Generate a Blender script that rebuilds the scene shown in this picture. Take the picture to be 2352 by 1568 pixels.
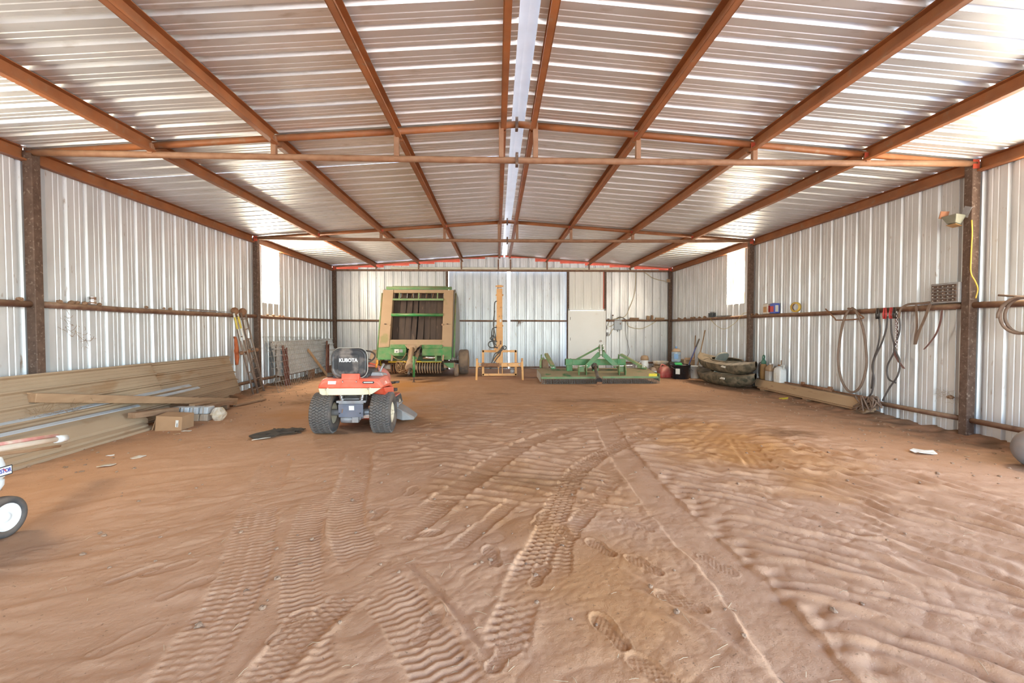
import bpy, bmesh, math, random
import numpy as np
from mathutils import Vector, Matrix, Euler
for o in list(bpy.data.objects): bpy.data.objects.remove(o)
sc = bpy.context.scene
COL = sc.collection
PI = math.pi
random.seed(7)

# ------------------------------------------------------------------ camera
cam_d = bpy.data.cameras.new('camera'); cam = bpy.data.objects.new('camera', cam_d); COL.objects.link(cam)
cam.location = (-0.2818, 0.0, 1.4539)
cam.rotation_euler = (PI/2 - 0.0267, 0.0008, -0.0335)
cam_d.sensor_width = 36; cam_d.lens = 15.995; cam_d.clip_start = 0.05; cam_d.clip_end = 300
sc.camera = cam

# ------------------------------------------------------------------ sky, sun, exposure
w = bpy.data.worlds.new('sky'); sc.world = w; w.use_nodes = True
nt = w.node_tree; nt.nodes.clear()
out = nt.nodes.new('ShaderNodeOutputWorld'); bg = nt.nodes.new('ShaderNodeBackground')
sky = nt.nodes.new('ShaderNodeTexSky'); sky.sky_type = 'NISHITA'; sky.sun_disc = False
sky.sun_elevation = math.radians(48); sky.sun_rotation = math.radians(-98); sky.air_density = 1.0; sky.dust_density = 1.0; sky.ozone_density = 0.6
nt.links.new(sky.outputs[0], bg.inputs[0]); bg.inputs[1].default_value = 0.55
nt.links.new(bg.outputs[0], out.inputs[0])
sun_d = bpy.data.lights.new('sun', 'SUN'); sun = bpy.data.objects.new('sun', sun_d); COL.objects.link(sun)
sun_d.energy = 8.0; sun_d.angle = math.radians(0.6); sun_d.color = (1.0, 0.965, 0.92)
_el, _az = math.radians(48), math.radians(-98)          # sun high on the left
_sv = Vector((math.sin(_az)*math.cos(_el), math.cos(_az)*math.cos(_el), math.sin(_el)))
sun.rotation_euler = (-_sv).to_track_quat('-Z', 'Y').to_euler(); sun.location = (-20, -3, 20)

def portal(name, loc, rot, sx, sy):
    d = bpy.data.lights.new(name, 'AREA'); d.shape = 'RECTANGLE'; d.size = sx; d.size_y = sy
    d.cycles.is_portal = True
    o = bpy.data.objects.new(name, d); COL.objects.link(o); o.location = loc; o.rotation_euler = rot
    return o
# sky portals in the two big openings (sampling guides for the sky; they give no light of their own)
portal('sky_portal_front', (1.6, -4.72, 1.9), (PI/2, 0, 0), 9.0, 3.9)
portal('sky_portal_side', (6.2, -0.35, 1.75), (PI/2, 0, PI/2), 6.9, 3.4)

vs = sc.view_settings
vs.view_transform = 'Standard'; vs.look = 'None'; vs.gamma = 1.0; vs.use_curve_mapping = False
vs.exposure = 2.48
sc.cycles.use_denoising = True
sc.cycles.max_bounces = 12; sc.cycles.diffuse_bounces = 8; sc.cycles.glossy_bounces = 4
sc.cycles.sample_clamp_indirect = 8.0
sc.cycles.caustics_reflective = False; sc.cycles.caustics_refractive = False

# ------------------------------------------------------------------ helpers
class MB:
    """collects geometry for one mesh object"""
    def __init__(s): s.v = []; s.f = []; s.sm = []
    def add(s, vs_, fs, smooth=False, M=None):
        b = len(s.v)
        if M is not None: vs_ = [M @ Vector(p) for p in vs_]
        s.v.extend([tuple(p) for p in vs_])
        for f in fs: s.f.append(tuple(b+i for i in f)); s.sm.append(smooth)
        return s
    def box(s, c, d, rot=None, M=None):
        hx, hy, hz = d[0]/2, d[1]/2, d[2]/2
        T = Matrix.Translation(c)
        if rot is not None: T = T @ (rot if isinstance(rot, Matrix) else Euler(rot).to_matrix().to_4x4())
        if M is not None: T = M @ T
        vs_ = [(-hx,-hy,-hz),(hx,-hy,-hz),(hx,hy,-hz),(-hx,hy,-hz),(-hx,-hy,hz),(hx,-hy,hz),(hx,hy,hz),(-hx,hy,hz)]
        return s.add(vs_, [(3,2,1,0),(4,5,6,7),(0,1,5,4),(1,2,6,5),(2,3,7,6),(3,0,4,7)], False, T)
    def bar(s, a, b, w_, h_, up=(0,0,1)):
        """rectangular bar from a to b, width w_ (sideways) height h_ (towards up)"""
        a, b = Vector(a), Vector(b); y = (b-a); L = y.length; y.normalize()
        u = Vector(up); x = y.cross(u)
        if x.length < 1e-4: x = y.cross(Vector((0,1,0)))
        x.normalize(); z = x.cross(y)
        R = Matrix((x, y, z)).transposed().to_4x4(); R.translation = (a+b)/2
        return s.box((0,0,0), (w_, L, h_), M=R)
    def tube(s, pts, r, n=8, closed=False, cap=True, smooth=True):
        pts = [Vector(p) for p in pts]; m = len(pts)
        rs = r if isinstance(r, (list, tuple)) else [r]*m
        tang = []
        for i in range(m):
            if closed: t = pts[(i+1) % m]-pts[i-1]
            else: t = pts[min(i+1, m-1)]-pts[max(i-1, 0)]
            tang.append(t.normalized() if t.length > 1e-9 else Vector((0,0,1)))
        t0 = tang[0]; nrm = t0.cross(Vector((0,0,1)))
        if nrm.length < 1e-3: nrm = t0.cross(Vector((1,0,0)))
        nrm.normalize(); vs_ = []
        for i in range(m):
            t = tang[i]; nrm = nrm - t*nrm.dot(t)
            if nrm.length < 1e-6: nrm = t.orthogonal()
            nrm.normalize(); b = t.cross(nrm)
            for k in range(n):
                a = 2*PI*k/n; vs_.append(pts[i]+(nrm*math.cos(a)+b*math.sin(a))*rs[i])
        fs = []
        for i in range(m if closed else m-1):
            j = (i+1) % m
            for k in range(n):
                l = (k+1) % n; fs.append((i*n+k, i*n+l, j*n+l, j*n+k))
        s.add(vs_, fs, smooth)
        if cap and not closed:
            b = len(s.v)-m*n
            s.f.append(tuple(b+k for k in reversed(range(n)))); s.sm.append(False)
            s.f.append(tuple(b+(m-1)*n+k for k in range(n))); s.sm.append(False)
        return s
    def lathe(s, prof, n=24, M=None, smooth=True, sx=1.0, sy=1.0, nocap=False):
        """profile [(r,z)...] about local z"""
        vs_ = []; m = len(prof)
        for r, z in prof:
            for k in range(n):
                a = 2*PI*k/n; vs_.append((r*math.cos(a)*sx, r*math.sin(a)*sy, z))
        fs = [(i*n+k, i*n+(k+1) % n, (i+1)*n+(k+1) % n, (i+1)*n+k) for i in range(m-1) for k in range(n)]
        s.add(vs_, fs, smooth, M); b = len(s.v)-m*n
        if prof[0] == prof[-1] or nocap: return s
        if prof[0][0] > 1e-6: s.f.append(tuple(b+k for k in reversed(range(n)))); s.sm.append(False)
        if prof[-1][0] > 1e-6: s.f.append(tuple(b+(m-1)*n+k for k in range(n))); s.sm.append(False)
        return s
    def prism(s, outline, d, M=None):
        """2-D outline in local xy (counter-clockwise), extruded from z=-d/2 to d/2"""
        n = len(outline)
        vs_ = [(x, y, -d/2) for x, y in outline]+[(x, y, d/2) for x, y in outline]
        fs = [tuple(reversed(range(n))), tuple(range(n, 2*n))]+[(i, (i+1) % n, n+(i+1) % n, n+i) for i in range(n)]
        return s.add(vs_, fs, False, M)
    def loft(s, rings, cap=True, smooth=True, closed=True):
        n = len(rings[0]); vs_ = [p for r in rings for p in r]; fs = []
        for i in range(len(rings)-1):
            for k in range(n if closed else n-1):
                l = (k+1) % n; fs.append((i*n+k, i*n+l, (i+1)*n+l, (i+1)*n+k))
        s.add(vs_, fs, smooth); b = len(s.v)-len(vs_)
        if cap:
            s.f.append(tuple(b+k for k in reversed(range(n)))); s.sm.append(False)
            s.f.append(tuple(b+len(vs_)-n+k for k in range(n))); s.sm.append(False)
        return s
    def mesh(s, name, bevel=0.0, seg=2, fixn=False):
        me = bpy.data.meshes.new(name); me.from_pydata(s.v, [], s.f)
        me.polygons.foreach_set('use_smooth', s.sm)
        if bevel > 0 or fixn:
            bm = bmesh.new(); bm.from_mesh(me)
            if fixn: bmesh.ops.recalc_face_normals(bm, faces=bm.faces)
            if bevel > 0:
                es = [e for e in bm.edges if len(e.link_faces) == 2 and e.calc_face_angle(0) > 0.6]
                r = bmesh.ops.bevel(bm, geom=es, offset=bevel, segments=seg, profile=0.5, affect='EDGES', clamp_overlap=True)
                for f in r['faces']: f.smooth = True
            bm.to_mesh(me); bm.free()
        me.update(); return me
    def build(s, name, mat_, parent=None, bevel=0.0, seg=2, label=None, fixn=False):
        return obj(name, s.mesh(name, bevel, seg, fixn), mat_, parent, label)

def obj(name, me, mat_, parent=None, label=None):
    o = bpy.data.objects.new(name, me); COL.objects.link(o)
    if mat_ is not None and not me.materials: me.materials.append(mat_)
    if parent is not None: o.parent = parent
    if label: o['label'] = label
    return o
def tag(o, label, cat, group=None, kind=None):
    o['label'] = label; o['category'] = cat
    if group: o['group'] = group
    if kind: o['kind'] = kind
    return o
def thing(name, label, cat, loc=(0,0,0), rz=0.0, group=None, rot=None):
    o = bpy.data.objects.new(name, None); COL.objects.link(o); o.empty_display_size = 0.1
    o.location = loc; o.rotation_euler = rot if rot else (0, 0, rz)
    return tag(o, label, cat, group)
def struct_root(name):
    o = bpy.data.objects.new(name, None); COL.objects.link(o); o.empty_display_size = 0.1
    o['kind'] = 'structure'; return o
def RX(a): return Matrix.Rotation(a, 4, 'X')
def RY(a): return Matrix.Rotation(a, 4, 'Y')
def RZ(a): return Matrix.Rotation(a, 4, 'Z')
def TR(*p): return Matrix.Translation(p if len(p) == 3 else p[0])
def circ(c, r, n=24, ax='z'):
    o_ = []
    for k in range(n):
        a = 2*PI*k/n; u, v_ = r*math.cos(a), r*math.sin(a)
        o_.append((c[0]+u, c[1]+v_, c[2]) if ax == 'z' else (c[0]+u, c[1], c[2]+v_) if ax == 'y' else (c[0], c[1]+u, c[2]+v_))
    return o_
def spline(pts, n=6):
    """Catmull-Rom through pts"""
    P = [Vector(p) for p in pts]; P = [P[0]*2-P[1]]+P+[P[-1]*2-P[-2]]; out_ = []
    for i in range(1, len(P)-2):
        for k in range(n):
            t = k/n; a, b, c, d = P[i-1], P[i], P[i+1], P[i+2]
            out_.append(0.5*((2*b)+(c-a)*t+(2*a-5*b+4*c-d)*t*t+(3*b-a-3*c+d)*t**3))
    out_.append(P[-2]); return out_

# ------------------------------------------------------------------ materials (procedural, world-space grain)
def mat(name, c1, c2=None, rough=0.6, metal=0.0, scale=6.0, stretch=(1,1,1), mixlo=0.35, mixhi=0.65, detail=4,
        dust=None, dust_amt=0.0, spots=None, spot_scale=14, spot_lo=0.62, spot_hi=0.7, bump=0.0, bump_scale=60,
        rough2=None, trans=0.0, alpha=1.0, spec=0.5, emit=None, emit_s=0.0, coord='pos', coat=0.0):
    m = bpy.data.materials.new(name); m.use_nodes = True; t = m.node_tree; N = t.nodes; L = t.links
    b = N['Principled BSDF']; b.inputs['Roughness'].default_value = rough; b.inputs['Metallic'].default_value = metal
    b.inputs['Specular IOR Level'].default_value = spec
    b.inputs['Transmission Weight'].default_value = trans; b.inputs['Alpha'].default_value = alpha
    b.inputs['Coat Weight'].default_value = coat
    if coord == 'pos':
        g = N.new('ShaderNodeNewGeometry'); src = g.outputs['Position']
    else:
        g = N.new('ShaderNodeTexCoord'); src = g.outputs['Object']
    mp = N.new('ShaderNodeMapping'); mp.inputs['Scale'].default_value = stretch; L.new(src, mp.inputs[0])
    def noise(sc_, det=4, raw=False):
        n = N.new('ShaderNodeTexNoise'); n.inputs['Scale'].default_value = sc_; n.inputs['Detail'].default_value = det
        L.new(mp.outputs[0] if not raw else src, n.inputs['Vector']); return n.outputs['Fac']
    def ramp(v, lo, hi):
        r = N.new('ShaderNodeMapRange'); r.inputs[1].default_value = lo; r.inputs[2].default_value = hi; r.clamp = True; L.new(v, r.inputs[0]); return r.outputs[0]
    def mix(fac, a, b_):
        x = N.new('ShaderNodeMix'); x.data_type = 'RGBA'
        if hasattr(fac, 'links') or not isinstance(fac, float): L.new(fac, x.inputs[0])
        else: x.inputs[0].default_value = fac
        for i, q in ((6, a), (7, b_)):
            if isinstance(q, (tuple, list)): x.inputs[i].default_value = (*q[:3], 1)
            else: L.new(q, x.inputs[i])
        return x.outputs[2]
    col = tuple(c1)
    if c2: col = mix(ramp(noise(scale, detail), mixlo, mixhi), c1, c2)
    if spots: col = mix(ramp(noise(spot_scale, 5), spot_lo, spot_hi), col, spots)
    if dust:
        gn = N.new('ShaderNodeNewGeometry'); sx = N.new('ShaderNodeSeparateXYZ'); L.new(gn.outputs['Normal'], sx.inputs[0])
        a = ramp(sx.outputs[2], -0.3, 0.8); mm = N.new('ShaderNodeMath'); mm.operation = 'MULTIPLY'; L.new(a, mm.inputs[0])
        L.new(ramp(noise(5, 4, True), 0.25, 0.6), mm.inputs[1])
        m2 = N.new('ShaderNodeMath'); m2.operation = 'MULTIPLY'; m2.inputs[1].default_value = dust_amt; L.new(mm.outputs[0], m2.inputs[0])
        m3 = N.new('ShaderNodeMath'); m3.operation = 'ADD'; L.new(m2.outputs[0], m3.inputs[0]); m3.use_clamp = True
        m4 = N.new('ShaderNodeMath'); m4.operation = 'MULTIPLY'; m4.inputs[1].default_value = dust_amt*0.35; L.new(ramp(noise(9, 5, True), 0.4, 0.7), m4.inputs[0]); L.new(m4.outputs[0], m3.inputs[1])
        col = mix(m3.outputs[0], col, dust)
    if isinstance(col, tuple): b.inputs['Base Color'].default_value = (*col[:3], 1)
    else: L.new(col, b.inputs['Base Color'])
    if rough2 is not None: 
        r = N.new('ShaderNodeMapRange'); r.inputs[1].default_value = 0.3; r.inputs[2].default_value = 0.7; r.inputs[3].default_value = rough; r.inputs[4].default_value = rough2
        L.new(noise(scale*1.7, 4), r.inputs[0]); L.new(r.outputs[0], b.inputs['Roughness'])
    if bump > 0:
        bp = N.new('ShaderNodeBump'); bp.inputs['Strength'].default_value = bump; bp.inputs['Distance'].default_value = 0.01
        L.new(noise(bump_scale, 3), bp.inputs['Height']); L.new(bp.outputs[0], b.inputs['Normal'])
    if emit: b.inputs['Emission Color'].default_value = (*emit, 1); b.inputs['Emission Strength'].default_value = emit_s
    return m
DUST = (0.42, 0.27, 0.165)
M = {}
M['rust_paint'] = mat('brown primer steel', (0.37,0.120,0.034), (0.26,0.085,0.027), rough=0.55, scale=3, dust=(0.33,0.19,0.10), dust_amt=0.5, spots=(0.30,0.14,0.07), spot_scale=9, bump=0.1)
M['post'] = mat('rusted post steel', (0.095,0.055,0.038), (0.145,0.088,0.062), rough=0.7, scale=14, spots=(0.24,0.175,0.135), spot_scale=30, spot_lo=0.58, spot_hi=0.68, bump=0.15)
M['pipe'] = mat('dusty brown pipe', (0.28,0.135,0.07), (0.22,0.10,0.05), rough=0.6, scale=5, dust=(0.46,0.27,0.16), dust_amt=0.9)
M['girt'] = mat('brown girt pipe', (0.12,0.05,0.03), (0.19,0.09,0.055), rough=0.6, scale=7, dust=DUST, dust_amt=0.8)
M['redprimer'] = mat('red primer', (0.62,0.10,0.05), (0.5,0.08,0.04), rough=0.5)
M['wallmetal'] = mat('white wall sheet', (0.74,0.75,0.77), (0.62,0.625,0.635), rough=0.34, rough2=0.46, metal=0.35, scale=2.2, stretch=(1.6,1.6,0.5), spots=(0.36,0.27,0.21), spot_scale=11, spot_lo=0.66, spot_hi=0.80)
M['doormetal'] = mat('blue grey door sheet', (0.60,0.64,0.68), (0.50,0.53,0.57), rough=0.36, metal=0.3, scale=2.5, stretch=(1.5,1.5,0.5), spots=(0.30,0.23,0.19), spot_scale=12, spot_lo=0.66, spot_hi=0.78)
M['cleanmetal'] = mat('clean white sheet', (0.86,0.86,0.84), (0.80,0.80,0.78), rough=0.35, scale=2, stretch=(2,2,.4))
M['roofmetal'] = mat('bare roof sheet', (0.86,0.86,0.87), (0.77,0.77,0.775), rough=0.36, rough2=0.48, metal=0.7, scale=1.6, stretch=(0.6,2,1), spots=(0.62,0.58,0.54), spot_scale=7, spot_lo=0.6, spot_hi=0.8)
M['ridge'] = mat('ridge cap metal', (0.90,0.92,0.95), (0.84,0.86,0.89), rough=0.3, metal=0.15, scale=4)
M['white'] = mat('white paint', (0.86,0.87,0.87), (0.82,0.82,0.81), rough=0.4, scale=3, spots=(0.60,0.50,0.42), spot_scale=5, spot_lo=0.68, spot_hi=0.85)
M['black'] = mat('black plastic', (0.018,0.018,0.02), (0.03,0.03,0.032), rough=0.45, dust=DUST, dust_amt=0.25)
M['lug'] = mat('dusty tyre lugs', (0.13,0.122,0.115), (0.10,0.095,0.092), rough=0.8, scale=9, dust=DUST, dust_amt=0.15)
M['rubber'] = mat('tyre rubber', (0.05,0.048,0.048), (0.08,0.07,0.065), rough=0.75, scale=9, dust=DUST, dust_amt=0.25)
M['chrome'] = mat('bright steel', (0.75,0.75,0.76), rough=0.25, metal=1.0)
M['greysteel'] = mat('grey steel', (0.36,0.37,0.39), (0.28,0.28,0.29), rough=0.5, metal=0.3, scale=9, dust=DUST, dust_amt=0.3)
M['dirt'] = mat('mud lump', (0.25,0.145,0.085), (0.34,0.21,0.13), rough=0.95, scale=30, bump=0.4)
def plain(name, c, rough=0.5, metal=0.0, dust=0.25, **k):
    return mat(name, c, tuple(min(1, x*1.18+0.01) for x in c), rough=rough, metal=metal, scale=8, dust=DUST, dust_amt=dust, **k)

# ------------------------------------------------------------------ corrugated sheet
PITCH = 0.3048
RIB = [(0.0,0.0),(0.079,0.0),(0.085,0.005),(0.099,0.005),(0.105,0.0),(0.153,0.0),(0.159,0.005),(0.173,0.005),(0.179,0.0),(0.226,0.0),(0.248,0.038),(0.278,0.038),(0.3000,0.0)]
def ribs(a, b, off):
    """profile points (u, depth) for u in a..b, rib pattern with phase off"""
    pts = []
    k0 = math.floor((a-off)/PITCH)-1; k1 = math.ceil((b-off)/PITCH)+1
    raw = [(off+k*PITCH+u, d) for k in range(k0, k1+1) for u, d in RIB]
    def val(x):
        for (u0, d0), (u1, d1) in zip(raw, raw[1:]):
            if u0 <= x <= u1: return d0+(d1-d0)*(x-u0)/max(u1-u0, 1e-9)
        return 0
    pts = [(a, val(a))]+[p for p in raw if a+1e-4 < p[0] < b-1e-4]+[(b, val(b))]
    return pts
def sheet(a, b, off, f, n_len=1):
    """f(u, depth, t) -> 3-D point; t in 0..1 along the sheet"""
    P = ribs(a, b, off); mb = MB(); vs_ = []; n = len(P)
    for i in range(n_len+1):
        for u, d in P: vs_.append(f(u, d, i/n_len))
    mb.add(vs_, [(i*n+k, i*n+k+1, (i+1)*n+k+1, (i+1)*n+k) for i in range(n_len) for k in range(n-1)])
    return mb

WX = 6.19; XP = 6.096; YB = 16.64; SW = 0.9144; Y0 = 11.70
FR = [-4.687, 0.629, 5.945, 11.261]; YE = 16.56
ROOF_E = 3.71; SL = 0.0722; ROOF_R = ROOF_E+XP*SL
def roofz(x): return ROOF_R-abs(x)*SL
PUR = [0.22, 1.55, 3.085, 4.6]
def rnd(a, b): return random.uniform(a, b)
def cchan(mb, a, b, h, wd, side):
    """C-purlin along y: web on side, flanges the other way; top at given z"""
    (x, y0, z), (_, y1, _) = a, b; t = 0.006
    mb.box((x, (y0+y1)/2, z-h/2), (t, y1-y0, h))
    mb.box((x+side*wd/2, (y0+y1)/2, z-t/2), (wd, y1-y0, t)); mb.box((x+side*wd/2, (y0+y1)/2, z-h+t/2), (wd, y1-y0, t))
    mb.box((x+side*wd, (y0+y1)/2, z-h+0.012), (t, y1-y0, 0.024))

# walls ------------------------------------------------------------
ks = list(range(-18, 6))
SIDE_OPEN = (-3.8, 3.1)       # wide doorway in the right wall, beside and behind the camera
def wall_side(side, name):
    root = struct_root(name)
    winsets = {0, -9} if side < 0 else {0, -8}
    for k in ks:
        a = Y0+k*SW; b = min(a+SW+0.012, YB+0.02)
        lean = rnd(-0.006, 0.006)
        zb = -0.12
        if side > 0 and SIDE_OPEN[0] < (a+b)/2 < SIDE_OPEN[1]: zb = 3.3
        if k in winsets: continue
        f = lambda u, d, t, zb=zb, lean=lean: (side*(WX+d+lean*(1-t)), u, zb+(3.67-zb)*t)
        o = sheet(a, b, Y0, f).build('wall_panel', M['wallmetal'], root)
    for k in winsets:      # metal below the translucent pane
        a = Y0+k*SW; b = a+SW+0.012
        sheet(a, b, Y0, lambda u, d, t: (side*(WX+d), u, -0.12+2.26*t)).build('wall_panel', M['wallmetal'], root)
    # eave beam
    for y0, y1 in zip(FR, FR[1:]+[YE]):
        mb = MB(); cchan(mb, (side*(XP+0.075), y0+0.03, ROOF_E), (0, y1-0.03, 0), 0.165, 0.075, -side); mb.build('eave_beam', M['rust_paint'], root)
    for y in FR+[YE]:
        if side > 0 and SIDE_OPEN[0] < y < SIDE_OPEN[1]: continue
        mb = MB(); mb.box((side*XP, y, 1.73), (0.115, 0.115, 3.9)); p = mb.build('post', M['post'], root, bevel=0.01)
        mb = MB(); mb.box((side*(XP-0.02), y-0.062, 3.64), (0.09, 0.008, 0.12)); mb.build('weld_plate', M['redprimer'] if (side > 0 or y > 11) else M['post'], p)
    for z, r in ((1.775, 0.042), (0.225, 0.036)):
        for y0, y1 in zip(FR, FR[1:]+[YE]):
            if side > 0 and y0 < 3: y0 = max(y0, SIDE_OPEN[1])
            if y1-y0 < 0.3 or (side > 0 and y1 < 3): continue
            mb = MB(); n = 8
            mb.tube([(side*(XP+0.01), y0+0.06+(y1-y0-0.12)*i/n, z-0.012*math.sin(PI*i/n)+rnd(-.004,.004)) for i in range(n+1)], r, 10)
            mb.build('girt', M['girt'], root)
    return root
wall_left = wall_side(-1, 'wall_left'); wall_right = wall_side(1, 'wall_right')

# translucent panes (daylight comes through them)
def pane_mat(PANE_EMIT, lo, hi):
    m = bpy.data.materials.new('translucent sheet'); m.use_nodes = True; t = m.node_tree; N = t.nodes; L = t.links; N.clear()
    o = N.new('ShaderNodeOutputMaterial'); g = N.new('ShaderNodeNewGeometry'); mp = N.new('ShaderNodeMapping'); mp.inputs['Scale'].default_value = (9, 9, 0.9)
    n = N.new('ShaderNodeTexNoise'); n.inputs['Scale'].default_value = 1.5; L.new(g.outputs['Position'], mp.inputs[0]); L.new(mp.outputs[0], n.inputs[0])
    r = N.new('ShaderNodeValToRGB'); e = r.color_ramp.elements; e[0].position = lo; e[0].color = (1.0, 0.91, 0.72, 1); e[1].position = hi; e[1].color = (0.10, 0.035, 0.006, 1)
    L.new(n.outputs['Fac'], r.inputs[0])
    em = N.new('ShaderNodeEmission'); em.inputs[1].default_value = PANE_EMIT; L.new(r.outputs[0], em.inputs[0])
    tr = N.new('ShaderNodeBsdfTranslucent'); tr.inputs[0].default_value = (0.12, 0.10, 0.06, 1)
    a = N.new('ShaderNodeAddShader'); L.new(em.outputs[0], a.inputs[0]); L.new(tr.outputs[0], a.inputs[1]); L.new(a.outputs[0], o.inputs[0]); return m
M['pane'] = pane_mat(13.0, 0.50, 0.74); M['pane2'] = pane_mat(10.0, 0.42, 0.64); M['pane3'] = pane_mat(7.0, 0.50, 0.74)
for i, (side, k) in enumerate(((-1, 0), (1, 0), (-1, -9), (1, -8))):
    a = Y0+k*SW; b = a+SW+0.012; r = struct_root('window_%d' % (i+1))
    sheet(a, b, Y0, lambda u, d, t: (side*(WX+d+0.004), u, 2.12+(3.67-2.12)*t)).build('pane', M['pane3'] if k else M['pane'] if side < 0 else M['pane2'], r)

# back wall ---------------------------------------------------------
wall_back = struct_root('wall_back')
DX0, DX1, PX0, PX1 = -2.05, 2.31, 2.36, 3.66
xs = [-WX-0.01+SW*i for i in range(15)]
def back_sheet(a, b, z0, z1, m='wallmetal', dy=0.0, off=0.0, name='wall_panel', par=None):
    return sheet(a, b, off, lambda u, d, t: (u, YB+d+dy, z0+(z1-z0)*t)).build(name, M[m], par or wall_back)
x = -WX
while x < DX0-0.01:
    b = min(x+SW, DX0); back_sheet(x, b, -0.12, 3.62); x = b
x = PX1
while x < WX-0.01:
    b = min(x+SW, WX); back_sheet(x, b, -0.12, 3.62, off=PX1); x = b
x = PX0-0.05
while x < PX1-0.01:
    b = min(x+0.66, PX1+0.02); back_sheet(x, b, 2.18, 3.62, 'cleanmetal', -0.05, off=2.0); x = b
x = -WX
while x < WX-0.01:      # gable sheets stop short of the roof in steps
    b = min(x+SW, WX); xm = max(abs(x), abs(b)); zt = roofz(xm)-(0.015 if xm < 1.9 else 0.075)
    back_sheet(x, b, 3.58, max(zt, 3.62), dy=0.02); x = b
# red rake trim outside, seen through the stepped gap
mb = MB()
for s in (-1, 1):
    mb.bar((s*0.02, YB+0.12, roofz(0)-0.06), (s*6.45, YB+0.12, roofz(6.45)-0.06), 0.015, 0.16)
tr1 = mb.build('trim_1', M['redprimer']); tr1['kind'] = 'structure'
# header, door track, rake purlin
def hbar(name, x0, x1, z, dy, h, d, m, par=wall_back):
    mb = MB(); mb.box(((x0+x1)/2, YB-dy, z), (x1-x0, d, h)); return mb.build(name, M[m], par, bevel=0.006)
M['track'] = mat('pale galvanised track', (0.62,0.60,0.50), (0.52,0.49,0.40), rough=0.4, metal=0.3, scale=5)
hbar('header_beam', -6.04, 6.04, 3.585, 0.045, 0.07, 0.06, 'girt')
hbar('door_track', -4.1, 4.2, 3.655, 0.075, 0.075, 0.05, 'track')
for s in (-1, 1):
    mb = MB(); mb.bar((s*0.02, YE, roofz(0)-0.018), (s*6.05, YE, roofz(6.05)-0.018), 0.04, 0.03); mb.build('rake_beam', M['rust_paint'], wall_back)
    for px in PUR:
        mb = MB(); mb.box((s*px, YE-0.02, (3.62+roofz(px)-0.15)/2), (0.05, 0.05, roofz(px)-0.15-3.62)); mb.build('gable_strut', M['girt'], wall_back)
for z in (1.775,):
    for x0, x1 in ((-6.03, DX0-0.05), (PX1+0.05, 6.03)):
        mb = MB(); mb.tube([(x0+(x1-x0)*i/6, YE+0.01, z+rnd(-.006,.006)) for i in range(7)], 0.036, 8); mb.build('girt', M['girt'], wall_back)
for x0, x1 in ((-6.03, DX0-0.05), (PX1+0.05, 6.03)):
    mb = MB(); mb.tube([(x0, YE+0.01, 0.23), (x1, YE+0.01, 0.22)], 0.033, 8); mb.build('girt', M['girt'], wall_back)
for px in (DX0-0.03, DX1+0.01, PX1+0.03):
    mb = MB(); mb.box((px, YB-0.03, 1.72), (0.085, 0.09, 3.85)); p = mb.build('door_post', M['post'], wall_back)
    if px > 3: 
        mb = MB(); mb.box((px-0.055, YB-0.045, 2.9), (0.028, 0.05, 1.4)); mb.build('primer_edge', M['redprimer'], p)
# sliding door leaves outside the wall line, not quite shut
def door_leaf(n, a, b, ta, tb):
    r = struct_root('door_%d' % n)
    x = a
    while x < b-0.02:
        e = min(x+SW, b)
        def f(u, d, t, a=a, b=b):
            q = (u-a)/(b-a); xx = u+((tb if q > 0.5 else ta)*abs(q-0.5)*2)*(1-t)
            return (xx, YB+0.10+d*0.8, -0.12+(3.61+0.12)*t)
        sheet(x, e, a, f, 6).build('door_panel', M['doormetal'], r); x = e
    mb = MB(); mb.tube([(a, YB+0.05, 1.77), (b, YB+0.05, 1.76)], 0.03, 8); mb.build('door_rail', M['girt'], r)
    mb = MB(); mb.bar((a, YB+0.06, 0.06), (b, YB+0.06, 0.06), 0.03, 0.05); mb.build('door_rail', M['girt'], r)
    return r
door_leaf(1, DX0+0.03, 0.10, 0, 0.045); door_leaf(2, 0.225, DX1+0.12, -0.05, 0)
# personnel door
d3 = struct_root('door_3')
M['doorwhite'] = mat('white steel door', (0.90,0.91,0.91), (0.87,0.88,0.87), rough=0.42, scale=1.6, spots=(0.62,0.52,0.44), spot_scale=3.2, spot_lo=0.64, spot_hi=0.85)
mb = MB(); mb.box(((PX0+PX1)/2+0.0, YB-0.09, 1.07), (PX1-PX0-0.035, 0.045, 2.12)); leaf = mb.build('door_leaf', M['doorwhite'], d3, bevel=0.006)
mb = MB()
for px in (PX0-0.01, PX1+0.01): mb.box((px, YB-0.08, 1.09), (0.07, 0.10, 2.2))
mb.box(((PX0+PX1)/2, YB-0.08, 2.165), (PX1-PX0+0.09, 0.10, 0.06)); mb.build('door_frame', M['doorwhite'], d3, bevel=0.008)
mb = MB(); K = TR(PX1-0.14, YB-0.115, 1.02) @ RX(PI/2)
mb.lathe([(0.034,0),(0.034,0.006),(0.012,0.012),(0.012,0.04),(0.028,0.05),(0.032,0.065),(0.024,0.08),(0,0.083)], 16, K); mb.build('door_knob', M['chrome'], leaf)
for z in (0.35, 1.1, 1.85):
    mb = MB(); mb.tube([(PX0+0.045, YB-0.118, z-0.05), (PX0+0.045, YB-0.118, z+0.05)], 0.009, 8); mb.build('hinge', M['greysteel'], leaf)

# ceiling ------------------------------------------------------------
ceiling = struct_root('ceiling')
for s in (-1, 1):
    for k in ks:
        a = Y0+k*SW+rnd(-.004,.004); b = min(a+SW+0.02, YB+0.34); dz = rnd(0, 0.004)
        f = lambda u, d, t, dz=dz: (s*(0.085+(6.42-0.085)*t), u, roofz(0.085+(6.42-0.085)*t)+d+0.002+dz)
        sheet(a, b, Y0, f, 4).build('roof_panel', M['roofmetal'], ceiling)
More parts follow.
